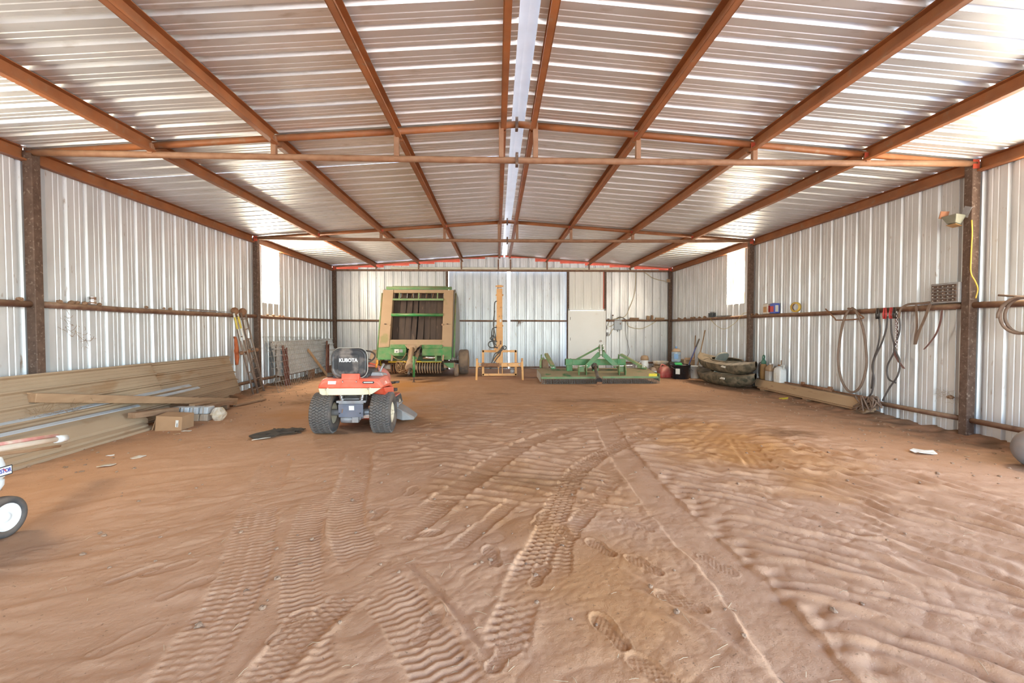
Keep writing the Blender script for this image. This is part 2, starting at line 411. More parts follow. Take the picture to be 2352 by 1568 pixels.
# ridge cap, standing off the ribs so that daylight slips in under it
y = -4.7
while y < YB+0.3:
    y1 = min(y+3.05, YB+0.34); mb = MB(); j = rnd(-0.012, 0.012); P = [(-0.30, -0.012), (-0.03, 0.022), (0, 0.026), (0.03, 0.022), (0.30, -0.012)]
    vs_ = [(px+j, yy, ROOF_R+0.12+pz) for yy in (y, y1+0.03) for px, pz in P]
    mb.add(vs_, [(k, k+1, k+6, k+5) for k in range(4)]); mb.build('ridge_cap', M['ridge'], ceiling); y = y1
for y0, y1 in zip(FR, FR[1:]+[YE]):
    for s in (-1, 1):
        for px in PUR:
            mb = MB(); h = 0.12 if px < 0.3 else 0.152
            cchan(mb, (s*px, y0+0.035, roofz(px)), (0, y1-0.035, 0), h, 0.062, -s); mb.build('purlin', M['rust_paint'], ceiling)
for y in FR:
    t = bpy.data.objects.new('truss', None); COL.objects.link(t); t.parent = ceiling
    for s in (-1, 1):
        mb = MB(); mb.tube([(s*0.0, y, roofz(0)-0.05), (s*3, y, roofz(3)-0.047), (s*XP, y, roofz(XP)-0.05)], 0.042, 10); mb.build('top_chord', M['rust_paint'], t)
        for px in PUR:
            zt = roofz(px)-0.04
            mb = MB(); mb.box((s*px, y-0.045, (3.65+zt)/2), (0.062, 0.062, zt-3.65)); wb = mb.build('web_post', M['pipe'], t, bevel=0.006)
            if px > 1 and (s > 0 or y > 11): mb = MB(); mb.box((s*px-s*0.035, y-0.08, zt-0.05), (0.05, 0.008, 0.075)); mb.build('primer_patch', M['redprimer'], wb)
    mb = MB(); n = 16
    mb.tube([(-XP+2*XP*i/n, y-0.03, 3.655-0.028*math.sin(PI*i/n)) for i in range(n+1)], 0.040, 10); mb.build('bottom_chord', M['pipe'], t)
    mb = MB(); mb.box((-0.02, y-0.04, 3.63), (0.035, 0.10, 0.16)); mb.box((-0.02, y, roofz(0)-0.05), (0.035, 0.1, 0.15)); mb.build('splice_clamp', M['post'], t)

# unseen front end wall: left part added to block daylight, right wide open
wall_front_blocker = struct_root('wall_front_blocker'); x = -WX
while x < -2.9:
    b = min(x+SW, -2.9); sheet(x, b, -WX, lambda u, d, t: (u, -4.75-d, -0.12+(roofz(b)-0.06+0.12)*t)).build('wall_panel', M['wallmetal'], wall_front_blocker); x = b
# ground outside, so that daylight bounces in through the openings
M['ground'] = mat('pale outdoor caliche', (0.56,0.52,0.46), (0.48,0.44,0.38), rough=0.95, scale=1.2)
mb = MB()
R_ = 70
for (x0, y0, x1, y1) in ((-R_,-R_,R_,-4.9), (-R_,YB+0.25,R_,R_+YB), (-R_,-4.9,-WX-0.1,YB+0.25), (WX+0.1,-4.9,R_,YB+0.25)):
    mb.add([(x0,y0,-0.06),(x1,y0,-0.06),(x1,y1,-0.06),(x0,y1,-0.06)], [(0,1,2,3)])
g = mb.build('floor_outside', M['ground']); g['kind'] = 'structure'

# ------------------------------------------------------------------ sand floor
def _hash(ix, iy, seed):
    h = (ix.astype(np.int64)*374761393+iy.astype(np.int64)*668265263+seed*974634541) & 0x7fffffff
    h = ((h ^ (h >> 13))*1274126177) & 0x7fffffff
    return (h ^ (h >> 16))
def pn(x, y, seed=0):
    """gradient noise about -0.7..0.7"""
    ix = np.floor(x).astype(np.int64); iy = np.floor(y).astype(np.int64); fx = x-ix; fy = y-iy
    u = fx*fx*fx*(fx*(fx*6-15)+10); v = fy*fy*fy*(fy*(fy*6-15)+10)
    def g(dx, dy):
        a = _hash(ix+dx, iy+dy, seed).astype(np.float64)*(2*PI/0x7fffffff)
        return np.cos(a)*(fx-dx)+np.sin(a)*(fy-dy)
    return (g(0,0)*(1-u)+g(1,0)*u)*(1-v)+(g(0,1)*(1-u)+g(1,1)*u)*v
def ss(a, b, x):
    t = np.clip((x-a)/(b-a), 0, 1); return t*t*(3-2*t)
def grid_axis(segs):
    out_ = [segs[0][0]]
    for a, b, d0, d1 in segs:
        y = a
        while y < b-1e-6:
            d = d0+(d1-d0)*(y-a)/(b-a); y = min(y+d, b); out_.append(y)
    return np.array(out_)
gx = grid_axis([(-6.24,-3.4,0.05,0.022), (-3.4,-2.4,0.022,0.0115), (-2.4,-1.7,0.0115,0.0085), (-1.7,1.8,0.0085,0.0085), (1.8,2.4,0.0085,0.0115), (2.4,3.4,0.0115,0.022), (3.4,6.24,0.022,0.05)])
gy = grid_axis([(-4.95,1.2,0.25,0.1), (1.2,1.6,0.05,0.0095), (1.6,3.6,0.0085,0.0105), (3.6,7.0,0.0115,0.034), (7.0,YB+0.3,0.034,0.075)])
X, Y = np.meshgrid(gx, gy); H = np.zeros_like(X)
# broad undulation and lumpy sand
H += 0.018*pn(X*0.55, Y*0.55, 1)+0.010*pn(X*1.7, Y*1.7, 2)+0.006*pn(X*4.1, Y*4.1, 3)
wx = X+0.10*pn(X*1.3, Y*1.3, 11)+0.03*pn(X*4, Y*4, 12); wy = Y+0.10*pn(X*1.3+9, Y*1.3, 13)+0.03*pn(X*4, Y*4+5, 14)
def ripple(th, spacing, amp, mask, seed, sharp=1.5):
    """sand ridges with crests along direction th (radians, 0 = +x), broken along their length"""
    global H
    c = math.cos(th); s = math.sin(th)
    u = wx*c+wy*s; v = -wx*s+wy*c
    v = v+0.45*spacing*pn(u*1.1, v*2.2, seed)*2+0.35*spacing*pn(u*3.0, v*4.0, seed+1)
    r = 0.5+0.5*np.sin(2*PI*v/spacing); r = r**sharp
    lump = ss(-0.25, 0.3, pn(u*1.5, v*(0.8/spacing)*0.9, seed+2))
    H += amp*(r-0.35)*(0.25+0.75*lump)*mask
nearm = ss(5.6, 4.0, Y)
# scuffs and creases: billowed noise over the trodden area
def billow(sx_, sy_, amp, seed, mask=1.0):
    global H
    c = math.cos(0.6); s = math.sin(0.6); u = wx*c+wy*s; v = -wx*s+wy*c
    b = np.abs(pn(u*sx_, v*sy_, seed)); H += amp*(np.sqrt(b+0.002)-0.45)*mask
bm_ = ss(9.5, 6.0, Y)*ss(4.9, 4.0, np.abs(X))
billow(3.2, 5.5, 0.013, 401, bm_*ss(-0.35, 0.25, pn(X*0.7, Y*0.7, 402))); billow(8.0, 13.0, 0.007, 405, bm_*ss(-0.3, 0.2, pn(X*1.1+4, Y*1.1, 406)))
# right-hand churned ridges: crests run away from the smooth lane, turning towards the camera
mr = ss(1.18, 1.45, X+0.06*pn(X*3, Y*3, 5))*ss(6.6, 4.6, Y+0.5*pn(X, Y, 6))*ss(4.9, 3.6, X)
a_ = ss(1.3, 3.2, X)
ripple(math.radians(-38), 0.135, 0.040, mr*(1-a_), 21, 1.2)
ripple(math.radians(-68), 0.165, 0.042, mr*a_, 31, 1.2)
ripple(math.radians(-25), 0.30, 0.026, mr*ss(3.0, 4.2, Y), 41)
# between the lanes
mc = ss(0.86, 0.72, X)*ss(0.28, 0.5, X)*ss(3.5, 3.9, Y)*ss(5.4, 4.7, Y)
ripple(math.radians(-32), 0.13, 0.036, mc, 51)
mm_ = ss(-1.0, -0.7, X)*ss(0.7, 0.4, X)*ss(3.5, 4.0, Y)*ss(7.0, 5.6, Y)
ripple(math.radians(-22), 0.15, 0.032, mm_, 61)
mf = ss(4.6, 5.6, Y)*ss(11.5, 8.5, Y)*ss(-2.2, -1.0, X)*ss(4.6, 3.6, X)
ripple(math.radians(-15), 0.22, 0.024, mf, 71); ripple(math.radians(18), 0.17, 0.016, mf, 75)
ml = ss(-1.4, -1.9, X)*ss(1.5, 2.0, Y)*ss(6.0, 4.5, Y)
ripple(math.radians(28), 0.30, 0.008, ml, 81); ripple(math.radians(12), 0.16, 0.007, ml*ss(3.0, 2.2, Y), 85)
mnr = ss(0.3, 0.6, X)*ss(1.3, 1.0, X)*ss(3.3, 2.6, Y)
ripple(math.radians(-55), 0.17, 0.012, mnr, 91)

def track(pts, width, depth, style, pitch=0.055, amp=0.006, rim=0.008, fade=0.25):
    """tyre print along a polyline"""
    global H
    P = [Vector((p[0], p[1], 0)) for p in pts]; P = spline(P, 8); P = np.array([(p.x, p.y) for p in P])
    m = (X > P[:,0].min()-width*1.3) & (X < P[:,0].max()+width*1.3) & (Y > P[:,1].min()-width) & (Y < P[:,1].max()+width)
    x = X[m]; y = Y[m]; best = np.full(x.shape, 9.0); S = np.zeros_like(x); T = np.zeros_like(x); s0 = 0.0
    for (ax, ay), (bx, by) in zip(P[:-1], P[1:]):
        dx, dy = bx-ax, by-ay; L = math.hypot(dx, dy); dx /= L; dy /= L
        t = np.clip((x-ax)*dx+(y-ay)*dy, 0, L); qx = x-ax-dx*t; qy = y-ay-dy*t; d = np.hypot(qx, qy)
        k = d < best; best[k] = d[k]; S[k] = s0+t[k]; T[k] = (-(x-ax)*dy+(y-ay)*dx)[k]; s0 += L
    hw = width/2; n1 = pn(x*6, y*6, 101)*0.028+pn(x*15, y*15, 102)*0.012
    inside = ss(hw, hw*0.86, best+n1); fd = ss(0, fade, S)*ss(s0, s0-fade, S)*ss(-0.5, -0.1, pn(x*1.4, y*1.4, 103))
    rim = rim*0.55; h = H[m]; base = 0.45*h-depth*0.6
    tr_ = np.zeros_like(h); Tn = T/hw
    if style == 'bars': ph = S/pitch+0.12*np.sin(Tn*9); tr_ = np.sin(2*PI*ph)*(0.55+0.45*np.cos(Tn*PI*5))
    elif style == 'zig': ph = S/pitch+0.35*np.abs(((Tn*2.5) % 2)-1); tr_ = np.sin(2*PI*ph)
    elif style == 'lug': ph = S/pitch+0.5*(np.floor((Tn+1)*2.0) % 2); tr_ = np.clip(1.6*np.sin(2*PI*ph), -1, 1)*np.clip(1.8*np.abs(np.sin((Tn+1)*2*PI)), 0, 1)
    elif style == 'grooves': tr_ = np.sin(Tn*PI*3.5)*1.2
    elif style == 'smooth': tr_ = 0.25*pn(x*9, y*9, 105)*2
    tr_ = tr_*(0.6+0.6*ss(-0.3, 0.3, pn(x*2.2, y*2.2, 107)))
    new = base+amp*tr_
    rimh = rim*(0.35+1.3*ss(-0.25, 0.35, pn(x*3.1, y*3.1, 109)))*np.exp(-((best-hw*1.07)/(0.14*hw+0.012))**2)
    H[m] = h*(1-inside*fd)+new*inside*fd+rimh*fd
track([(2.55,8.13),(1.56,7.35),(0.29,6.05)], 0.16, 0.006, 'grooves', amp=0.006)
track([(3.44,6.93),(2.7,6.0),(2.25,5.42)], 0.40, 0.006, 'grooves', amp=0.0022, rim=0.003)
track([(3.1,6.3),(2.75,5.4),(2.41,4.42)], 0.32, 0.006, 'grooves', amp=0.002, rim=0.003)
track([(1.45,7.4),(1.30,6.2),(1.19,5.27),(1.11,3.98),(1.09,3.12),(1.11,2.56),(1.08,2.11),(1.0,1.6)], 0.35, 0.018, 'smooth', amp=0.004, rim=0.010)
track([(1.9,7.6),(0.23,5.93),(-0.46,4.52),(-0.84,3.57),(-1.05,3.05)], 0.30, 0.014, 'bars', 0.045, 0.0065, 0.012)
track([(3.15,7.68),(1.48,5.89),(0.56,4.63),(0.09,3.23),(-0.14,2.52),(-0.27,1.95)], 0.22, 0.012, 'lug', 0.062, 0.007, 0.008)
track([(0.9,4.4),(0.45,3.6),(0.17,3.05),(0.05,2.5)], 0.16, 0.008, 'zig', 0.05, 0.005, 0.004)
track([(-0.1,3.9),(-0.4,3.3),(-0.62,2.9)], 0.14, 0.010, 'bars', 0.04, 0.005, 0.006)
track([(-1.95,5.6),(-1.73,4.71),(-1.47,3.59),(-1.10,2.79),(-0.74,2.30),(-0.40,1.7)], 0.30, 0.014, 'zig', 0.050, 0.0055, 0.014)
track([(-2.75,5.2),(-2.28,3.89),(-1.87,2.92),(-1.73,2.53),(-1.56,1.7)], 0.30, 0.010, 'bars', 0.05, 0.006, 0.005)
track([(-1.9,4.2),(-1.62,3.2),(-1.35,2.5),(-1.0,1.75)], 0.24, 0.006, 'zig', 0.045, 0.005, 0.004)
track([(-0.95,2.75),(-1.14,2.35),(-1.22,2.1),(-1.3,1.7)], 0.20, 0.010, 'lug', 0.04, 0.005, 0.010)
track([(-2.35,6.2),(-2.05,5.4),(-1.75,4.6)], 0.26, 0.006, 'zig', 0.05, 0.004, 0.004)
track([(-1.23,3.34),(-0.78,2.74),(-0.48,2.28),(-0.27,1.88)], 0.06, 0.010, 'smooth', amp=0.002, rim=0.016)

def foot(x0, y0, ang, L=0.29, depth=0.014, tread=True):
    """shoe print; ang = heading of the toe, radians from +x"""
    global H
    m = (np.abs(X-x0) < 0.25) & (np.abs(Y-y0) < 0.25); x = X[m]-x0; y = Y[m]-y0
    c, s = math.cos(ang), math.sin(ang); u = (x*c+y*s)/L; v = (-x*s+y*c)/L
    d1 = np.hypot((u-0.20)/0.31, (v-0.01)/0.19); d2 = np.hypot((u+0.30)/0.19, v/0.135); d3 = np.hypot((u+0.06)/0.32, v/0.125)
    d = np.minimum(np.minimum(d1, d2), d3)
    ins = ss(1.04, 0.90, d); rim = np.exp(-((d-1.12)/0.10)**2)
    t = np.zeros_like(u)
    if tread: t = np.sin(u*2*PI*9)*np.sin(v*2*PI*9+1)*0.0035*(d < 0.85)
    H[m] += ins*(-depth-0.5*H[m]+t)+rim*0.004
for f_ in [(-1.30,2.22,1.35),(-0.25,2.0,1.05),(-0.31,2.87,1.8),(-0.03,2.65,1.2),(-2.03,2.58,0.95),(-2.02,2.15,1.0),(-2.43,2.73,0.9),(-2.28,2.80,0.7),(0.26,2.13,1.9),
           (0.41,2.96,2.0),(0.62,2.73,2.1),(0.39,1.86,2.2),(-1.21,3.58,1.5),(-2.78,3.26,0.8),(-0.62,2.2,1.3),(0.05,3.45,1.1),(0.35,3.9,2.1),(-1.05,4.1,1.4),(-1.5,3.95,2.0),
           (1.08,2.75,-1.2),(0.2,3.2,1.9),(-3.1,3.9,0.6),(-2.5,3.6,0.9),(-0.8,3.2,0.4),(0.75,3.3,2.3),(0.7,2.35,2.4),(-0.85,4.6,1.0)]:
    foot(f_[0], f_[1], f_[2], depth=0.005+0.0015*math.sin(f_[0]*7), tread=(f_[0] > -1.6))
# scuffed pocket marks beside the lane
for i in range(26):
    px, py = 1.30+0.06*math.sin(i*2.1)+0.02*i*0.2, 1.75+i*0.125
    H -= 0.022*np.exp(-(((X-px)/0.055)**2+((Y-py)/0.040)**2)) if py < 4.6 else 0
# gravelly grain everywhere near, berm of dirt against the walls
H += 0.0016*pn(X*38, Y*38, 201)*ss(6, 3, Y)+0.003*pn(X*13, Y*13, 203)*ss(-0.2, 0.4, pn(X*0.8, Y*0.8, 204))
edge = np.abs(X); H += 0.05*ss(5.55, 6.2, edge)*(0.6+pn(X*1.1, Y*1.1, 301))+0.02*ss(5.2, 6.1, edge)*pn(X*5, Y*5, 302)*2
H += 0.03*ss(15.9, 16.6, Y)*(0.5+pn(X*1.5, Y, 303))
# level pads where heavy things stand
def pad(cx, cy, rx, ry, z=0.0):
    global H
    d = np.hypot((X-cx)/rx, (Y-cy)/ry); k = ss(1.25, 0.9, d); H = H*(1-k)+z*k
pad(-2.30, 7.1, 0.75, 1.2); pad(-2.75, 14.6, 1.7, 2.2); pad(-0.17, 13.6, 0.8, 1.0); pad(2.5, 12.4, 1.9, 1.3); pad(5.3, 12.2, 0.9, 2.6); pad(-3.7, 3.3, 0.35, 0.35)
pad(-5.2, 7.2, 0.7, 1.0); pad(5.2, 4.5, 0.4, 0.4)
nx, ny = len(gx), len(gy)
co = np.stack([X.ravel(), Y.ravel(), H.ravel()], 1).astype(np.float32)
ii = (np.arange(ny-1)[:,None]*nx+np.arange(nx-1)[None,:]).ravel()
qd = np.stack([ii, ii+1, ii+nx+1, ii+nx], 1).astype(np.int32)
me = bpy.data.meshes.new('floor'); me.vertices.add(len(co)); me.vertices.foreach_set('co', co.ravel())
me.loops.add(qd.size); me.loops.foreach_set('vertex_index', qd.ravel())
me.polygons.add(len(qd)); me.polygons.foreach_set('loop_start', np.arange(0, qd.size, 4, dtype=np.int32)); me.polygons.foreach_set('loop_total', np.full(len(qd), 4, dtype=np.int32))
me.polygons.foreach_set('use_smooth', np.ones(len(qd), dtype=bool)); me.update(calc_edges=True); me.validate()
def hz(x, y):
    i = min(max(np.searchsorted(gy, y), 0), ny-1); j = min(max(np.searchsorted(gx, x), 0), nx-1); return float(H[i, j])

def sand_mat():
    m = bpy.data.materials.new('red sand'); m.use_nodes = True; t = m.node_tree; N = t.nodes; L = t.links
    b = N['Principled BSDF']; b.inputs['Roughness'].default_value = 0.9; b.inputs['Specular IOR Level'].default_value = 0.2
    g = N.new('ShaderNodeNewGeometry'); pos = g.outputs['Position']
    def noise(s, d=5, w_=0.0):
        n = N.new('ShaderNodeTexNoise'); n.inputs['Scale'].default_value = s; n.inputs['Detail'].default_value = d; n.inputs['Distortion'].default_value = w_; L.new(pos, n.inputs['Vector']); return n.outputs['Fac']
    def rng(v, a, c, lo=0.0, hi=1.0):
        r = N.new('ShaderNodeMapRange'); r.inputs[1].default_value = a; r.inputs[2].default_value = c; r.inputs[3].default_value = lo; r.inputs[4].default_value = hi; L.new(v, r.inputs[0]); return r.outputs[0]
    def mth(op, a, c):
        x = N.new('ShaderNodeMath'); x.operation = op; x.use_clamp = True
        for i, q in enumerate((a, c)):
            if isinstance(q, (int, float)): x.inputs[i].default_value = q
            else: L.new(q, x.inputs[i])
        return x.outputs[0]
    def mix(f, a, c):
        x = N.new('ShaderNodeMix'); x.data_type = 'RGBA'; L.new(f, x.inputs[0])
        for i, q in ((6, a), (7, c)):
            if isinstance(q, tuple): x.inputs[i].default_value = (*q, 1)
            else: L.new(q, x.inputs[i])
        return x.outputs[2]
    def blob(cx, cy, rx, ry, soft=0.55):
        mp = N.new('ShaderNodeMapping'); mp.vector_type = 'TEXTURE'; mp.inputs['Location'].default_value = (cx, cy, 0); mp.inputs['Scale'].default_value = (rx, ry, 50); L.new(pos, mp.inputs[0])
        l = N.new('ShaderNodeVectorMath'); l.operation = 'LENGTH'; L.new(mp.outputs[0], l.inputs[0])
        w_ = mth('ADD', l.outputs['Value'], 0); x = N.new('ShaderNodeMath'); x.operation = 'ADD'; L.new(l.outputs['Value'], x.inputs[0]); L.new(rng(warp, 0.3, 0.7, -0.35, 0.35), x.inputs[1])
        return rng(x.outputs[0], 1.0, 1.0-soft)
    warp = noise(1.7, 4)
    col = mix(rng(noise(1.1, 4), 0.35, 0.65), SAND_A, SAND_B)
    col = mix(rng(noise(5.5, 6), 0.45, 0.75, 0, 0.5), col, SAND_C)
    for cx, cy, rx, ry, s in ((2.7,5.6,1.3,2.0,.9),(0.0,4.1,1.1,1.1,.5),(-3.1,8.6,1.5,2.4,.9),(-2.9,11.8,1.5,1.8,1),(0.35,2.5,0.7,1.1,.6),(1.9,8.3,2.2,1.3,.45),(-1.4,7.4,0.9,1.3,.5)):
        col = mix(mth('MULTIPLY', blob(cx, cy, rx, ry, 0.8), s), col, SAND_O)
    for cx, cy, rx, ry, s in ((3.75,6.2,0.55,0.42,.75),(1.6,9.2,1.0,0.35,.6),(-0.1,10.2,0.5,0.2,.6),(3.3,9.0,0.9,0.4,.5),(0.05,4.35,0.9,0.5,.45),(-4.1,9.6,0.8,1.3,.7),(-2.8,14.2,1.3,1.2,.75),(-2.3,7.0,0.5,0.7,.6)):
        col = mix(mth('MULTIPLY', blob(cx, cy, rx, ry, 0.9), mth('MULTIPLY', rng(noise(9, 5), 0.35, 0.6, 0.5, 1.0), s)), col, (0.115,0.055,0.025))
    # litter band along the side walls
    sx = N.new('ShaderNodeSeparateXYZ'); L.new(pos, sx.inputs[0]); ab = N.new('ShaderNodeMath'); ab.operation = 'ABSOLUTE'; L.new(sx.outputs[0], ab.inputs[0])
    band = mth('MULTIPLY', rng(ab.outputs[0], 4.6, 5.9), rng(noise(3.2, 6), 0.42, 0.62))
    col = mix(mth('MULTIPLY', band, 0.75), col, (0.17,0.115,0.075))
    fl = rng(noise(48, 2), 0.68, 0.74, 0, 0.55); col = mix(fl, col, (0.16,0.09,0.05))
    f2 = rng(noise(70, 2, 0.5), 0.72, 0.77, 0, 0.7); col = mix(f2, col, (0.62,0.48,0.36))
    L.new(col, b.inputs['Base Color'])
    bp = N.new('ShaderNodeBump'); bp.inputs['Strength'].default_value = 0.5; bp.inputs['Distance'].default_value = 0.004; L.new(noise(140, 4), bp.inputs['Height'])
    bp2 = N.new('ShaderNodeBump'); bp2.inputs['Strength'].default_value = 0.4; bp2.inputs['Distance'].default_value = 0.012; L.new(noise(26, 5), bp2.inputs['Height']); L.new(bp.outputs[0], bp2.inputs['Normal'])
    L.new(bp2.outputs[0], b.inputs['Normal']); return m
SAND_A, SAND_B, SAND_C, SAND_O = (0.53,0.305,0.185), (0.49,0.272,0.155), (0.42,0.215,0.108), (0.49,0.225,0.075)
M['sand'] = sand_mat()
floor = obj('floor', me, M['sand']); floor['kind'] = 'structure'

# ------------------------------------------------------------------ shared builders
def torus(mb, c, R, r, n=28, m=10, M_=None, squash=1.0):
    vs_ = []
    for i in range(n):
        a = 2*PI*i/n
        for k in range(m):
            b = 2*PI*k/m; q = R+r*math.cos(b); p = Vector((q*math.cos(a), q*math.sin(a), r*math.sin(b)*squash)); p = (M_ @ p) if M_ is not None else p
            vs_.append(p+Vector(c))
    mb.add(vs_, [(i*m+k, ((i+1) % n)*m+k, ((i+1) % n)*m+(k+1) % m, i*m+(k+1) % m) for i in range(n) for k in range(m)], True)
    return mb
def tyre(mb, r, w_, rim, n=40, bulge=0.012):
    """tyre about the local x axis"""
    h = w_/2; P = [(rim, -h*0.80), (rim+0.01, -h*0.92), (r*0.80, -h-bulge*0.3), (r*0.93, -h*0.96), (r*0.985, -h*0.78), (r, -h*0.35), (r, h*0.35), (r*0.985, h*0.78), (r*0.93, h*0.96), (r*0.80, h+bulge*0.3), (rim+0.01, h*0.92), (rim, h*0.80), (rim, -h*0.80)]
    vs_ = []; m = len(P)
    for i in range(n):
        a = 2*PI*i/n
        for q, x in P: vs_.append((x, q*math.cos(a), q*math.sin(a)))
    mb.add(vs_, [(i*m+k, i*m+k+1, ((i+1) % n)*m+k+1, ((i+1) % n)*m+k) for i in range(n) for k in range(m-1)], True); return mb
def rim_disc(mb, rim, w_, side, dish=0.05, n=28):
    K = RY(side*PI/2)
    mb.lathe([(rim, -w_*0.42), (rim, w_*0.40), (rim-0.015, w_*0.42), (rim-0.02, w_*0.30), (rim*0.55, w_*0.42-dish), (rim*0.3, w_*0.42-dish*1.1), (rim*0.26, w_*0.42), (0.0, w_*0.42)], n, K); return mb
def tread(mb, r, w_, rows=48, cols=3, h=0.013):
    """angled turf lugs as one tread part"""
    for i in range(rows):
        a = 2*PI*i/rows
        for c in range(cols*2):
            x = (c-(cols*2-1)/2)*w_*0.86/(cols*2); aa = a+(PI/rows if c % 2 else 0); sk = 0.35 if c % 2 else -0.35
            rr = r if abs(x) < w_*0.36 else r*0.988
            K = RX(aa) @ TR(x, 0, rr) @ RZ(sk)
            mb.box((0,0,0), (w_*0.86/(cols*2)*0.98, 2*PI*r/rows*0.52, h*2), M=K)
    return mb
def textmesh(s, size, name, mat_, parent, loc, rot, ext=0.002, align='CENTER', label=None, sx=1.0, bold=0.0):
    cu = bpy.data.curves.new(name, 'FONT'); cu.body = s; cu.size = size; cu.extrude = ext; cu.align_x = align; cu.align_y = 'CENTER'; cu.offset = bold
    tmp = bpy.data.objects.new(name+'_tmp', cu); COL.objects.link(tmp)
    dg = bpy.context.evaluated_depsgraph_get(); me_ = bpy.data.meshes.new_from_object(tmp.evaluated_get(dg)); bpy.data.objects.remove(tmp); bpy.data.curves.remove(cu)
    me_.name = name; me_.materials.clear(); o = obj(name, me_, mat_, parent, label); o.location = loc; o.rotation_euler = rot; o.scale = (sx, 1, 1); return o
def rrect(w_, h_, r, n=5):
    o_ = []
    for cx, cy, a0 in ((w_/2-r, h_/2-r, 0), (-w_/2+r, h_/2-r, PI/2), (-w_/2+r, -h_/2+r, PI), (w_/2-r, -h_/2+r, 1.5*PI)):
        for i in range(n+1):
            a = a0+PI/2*i/n; o_.append((cx+r*math.cos(a), cy+r*math.sin(a)))
    return o_

# ------------------------------------------------------------------ lawn tractor
M['kred'] = mat('faded orange red paint', (0.78,0.085,0.035), (0.82,0.12,0.06), rough=0.45, scale=5, dust=(0.72,0.40,0.30), dust_amt=0.35, coat=0.2)
M['kred2'] = mat('sun bleached red', (0.66,0.16,0.13), (0.74,0.24,0.20), rough=0.5, scale=5, dust=DUST, dust_amt=0.25)
M['cream'] = mat('cream plastic', (0.78,0.72,0.52), (0.72,0.65,0.45), rough=0.5, scale=4, spots=(0.55,0.44,0.27), spot_scale=9)
M['seatblk'] = mat('worn black vinyl', (0.022,0.022,0.026), (0.05,0.047,0.048), rough=0.42, scale=5, spots=(0.20,0.165,0.145), spot_scale=6, spot_lo=0.50, spot_hi=0.66)
M['plate'] = plain('blue grey gearbox plate', (0.13,0.15,0.20), 0.5, 0.2, 0.3)
M['wheelpaint'] = plain('cream wheel paint', (0.68,0.60,0.44), 0.5, 0, 0.5)
M['orange'] = plain('orange plastic', (0.9,0.30,0.03), 0.45, 0, 0.1)
M['label'] = mat('sticker', (0.78,0.77,0.72), (0.70,0.68,0.62), rough=0.5, scale=40)
M['whiteink'] = mat('white print', (0.85,0.85,0.85), rough=0.5)
M['darkink'] = mat('dark print', (0.03,0.03,0.035), rough=0.5)
M['chute'] = plain('grey chute plastic', (0.20,0.20,0.20), 0.55, 0, 0.35)
T = thing('lawn_tractor', 'orange-red ride-on lawn tractor with black high-back seat and turf tyres', 'tractor', (-2.30, 6.50, 0.0), 0.02)
def wheel(x, y, r, w_, rim, rows, side, cols=3):
    wh = bpy.data.objects.new('wheel', None); COL.objects.link(wh); wh.parent = T; wh.location = (x, y, r-0.004)
    tyre(MB(), r-0.008, w_, rim).build('tyre', M['rubber'], wh)
    t_ = tread(MB(), r-0.008, w_, rows, cols, 0.012).build('tread', M['lug'], wh)
    rim_disc(MB(), rim, w_, 1).build('rim', M['wheelpaint'], wh)
    mb = MB(); mb.lathe([(0.03,0),(0.03,0.03),(0.02,0.04),(0,0.042)], 14, TR(w_*0.38,0,0) @ RY(PI/2)); mb.build('hub_cap', M['wheelpaint'], wh)
wheel(-0.405, 0, 0.282, 0.29, 0.15, 44, 1); wheel(0.405, 0, 0.282, 0.29, 0.15, 44, 1)
wheel(-0.33, 1.24, 0.19, 0.16, 0.10, 30, 1, 2); wheel(0.33, 1.24, 0.19, 0.16, 0.10, 30, 1, 2)
mb = MB(); mb.box((0, 0.75, 0.44), (0.34, 1.25, 0.10)); mb.box((-0.14,0.6,0.40),(0.05,1.5,0.12)); mb.box((0.14,0.6,0.40),(0.05,1.5,0.12)); mb.build('chassis', M['black'], T, bevel=0.01)
mb = MB(); mb.tube([(-0.36,0,0.28),(0.36,0,0.28)], 0.045, 14); mb.box((0,0.05,0.30),(0.30,0.26,0.20)); ax = mb.build('rear_axle', M['greysteel'], T, bevel=0.012)
mb = MB(); mb.tube([(-0.36,1.28,0.19),(0.36,1.28,0.19)], 0.03, 12); mb.build('front_axle', M['greysteel'], T)
mb = MB(); K = TR(0.0,-0.175,0.335) @ RX(PI/2+0.08); mb.prism(rrect(0.335,0.185,0.015), 0.02, K); gp = mb.build('gearbox_plate', M['plate'], T, bevel=0.003)
mb = MB(); mb.box((0.013,-0.190,0.372),(0.07,0.003,0.06),rot=(0.08,0,0)); mb.build('sticker', M['label'], gp, label='small white instruction sticker')
mb = MB(); mb.box((-0.11,-0.19,0.335),(0.012,0.01,0.06),rot=(0.08,0.2,0)); mb.build('latch', M['chrome'], gp)
for x in (-0.15,0.13): mb = MB(); mb.lathe([(0.008,0),(0.008,0.012),(0,0.013)],10,TR(x,-0.187,0.30) @ RX(PI/2)); mb.build('bolt', M['darkink'], gp)
mb = MB(); mb.lathe([(0.05,-0.1),(0.055,-0.04),(0.055,0.08),(0.04,0.1)],18,TR(-0.06,-0.08,0.20) @ RY(PI/2)); mb.box((0.05,-0.12,0.21),(0.09,0.08,0.10)); mb.box((0.10,-0.10,0.23),(0.06,0.06,0.06),rot=(0.3,0.4,0)); mb.build('transaxle', M['greysteel'], T, bevel=0.006)
mb = MB(); mb.box((0.20,-0.10,0.24),(0.09,0.05,0.05)); mb.build('bracket', M['chrome'], T, bevel=0.004)
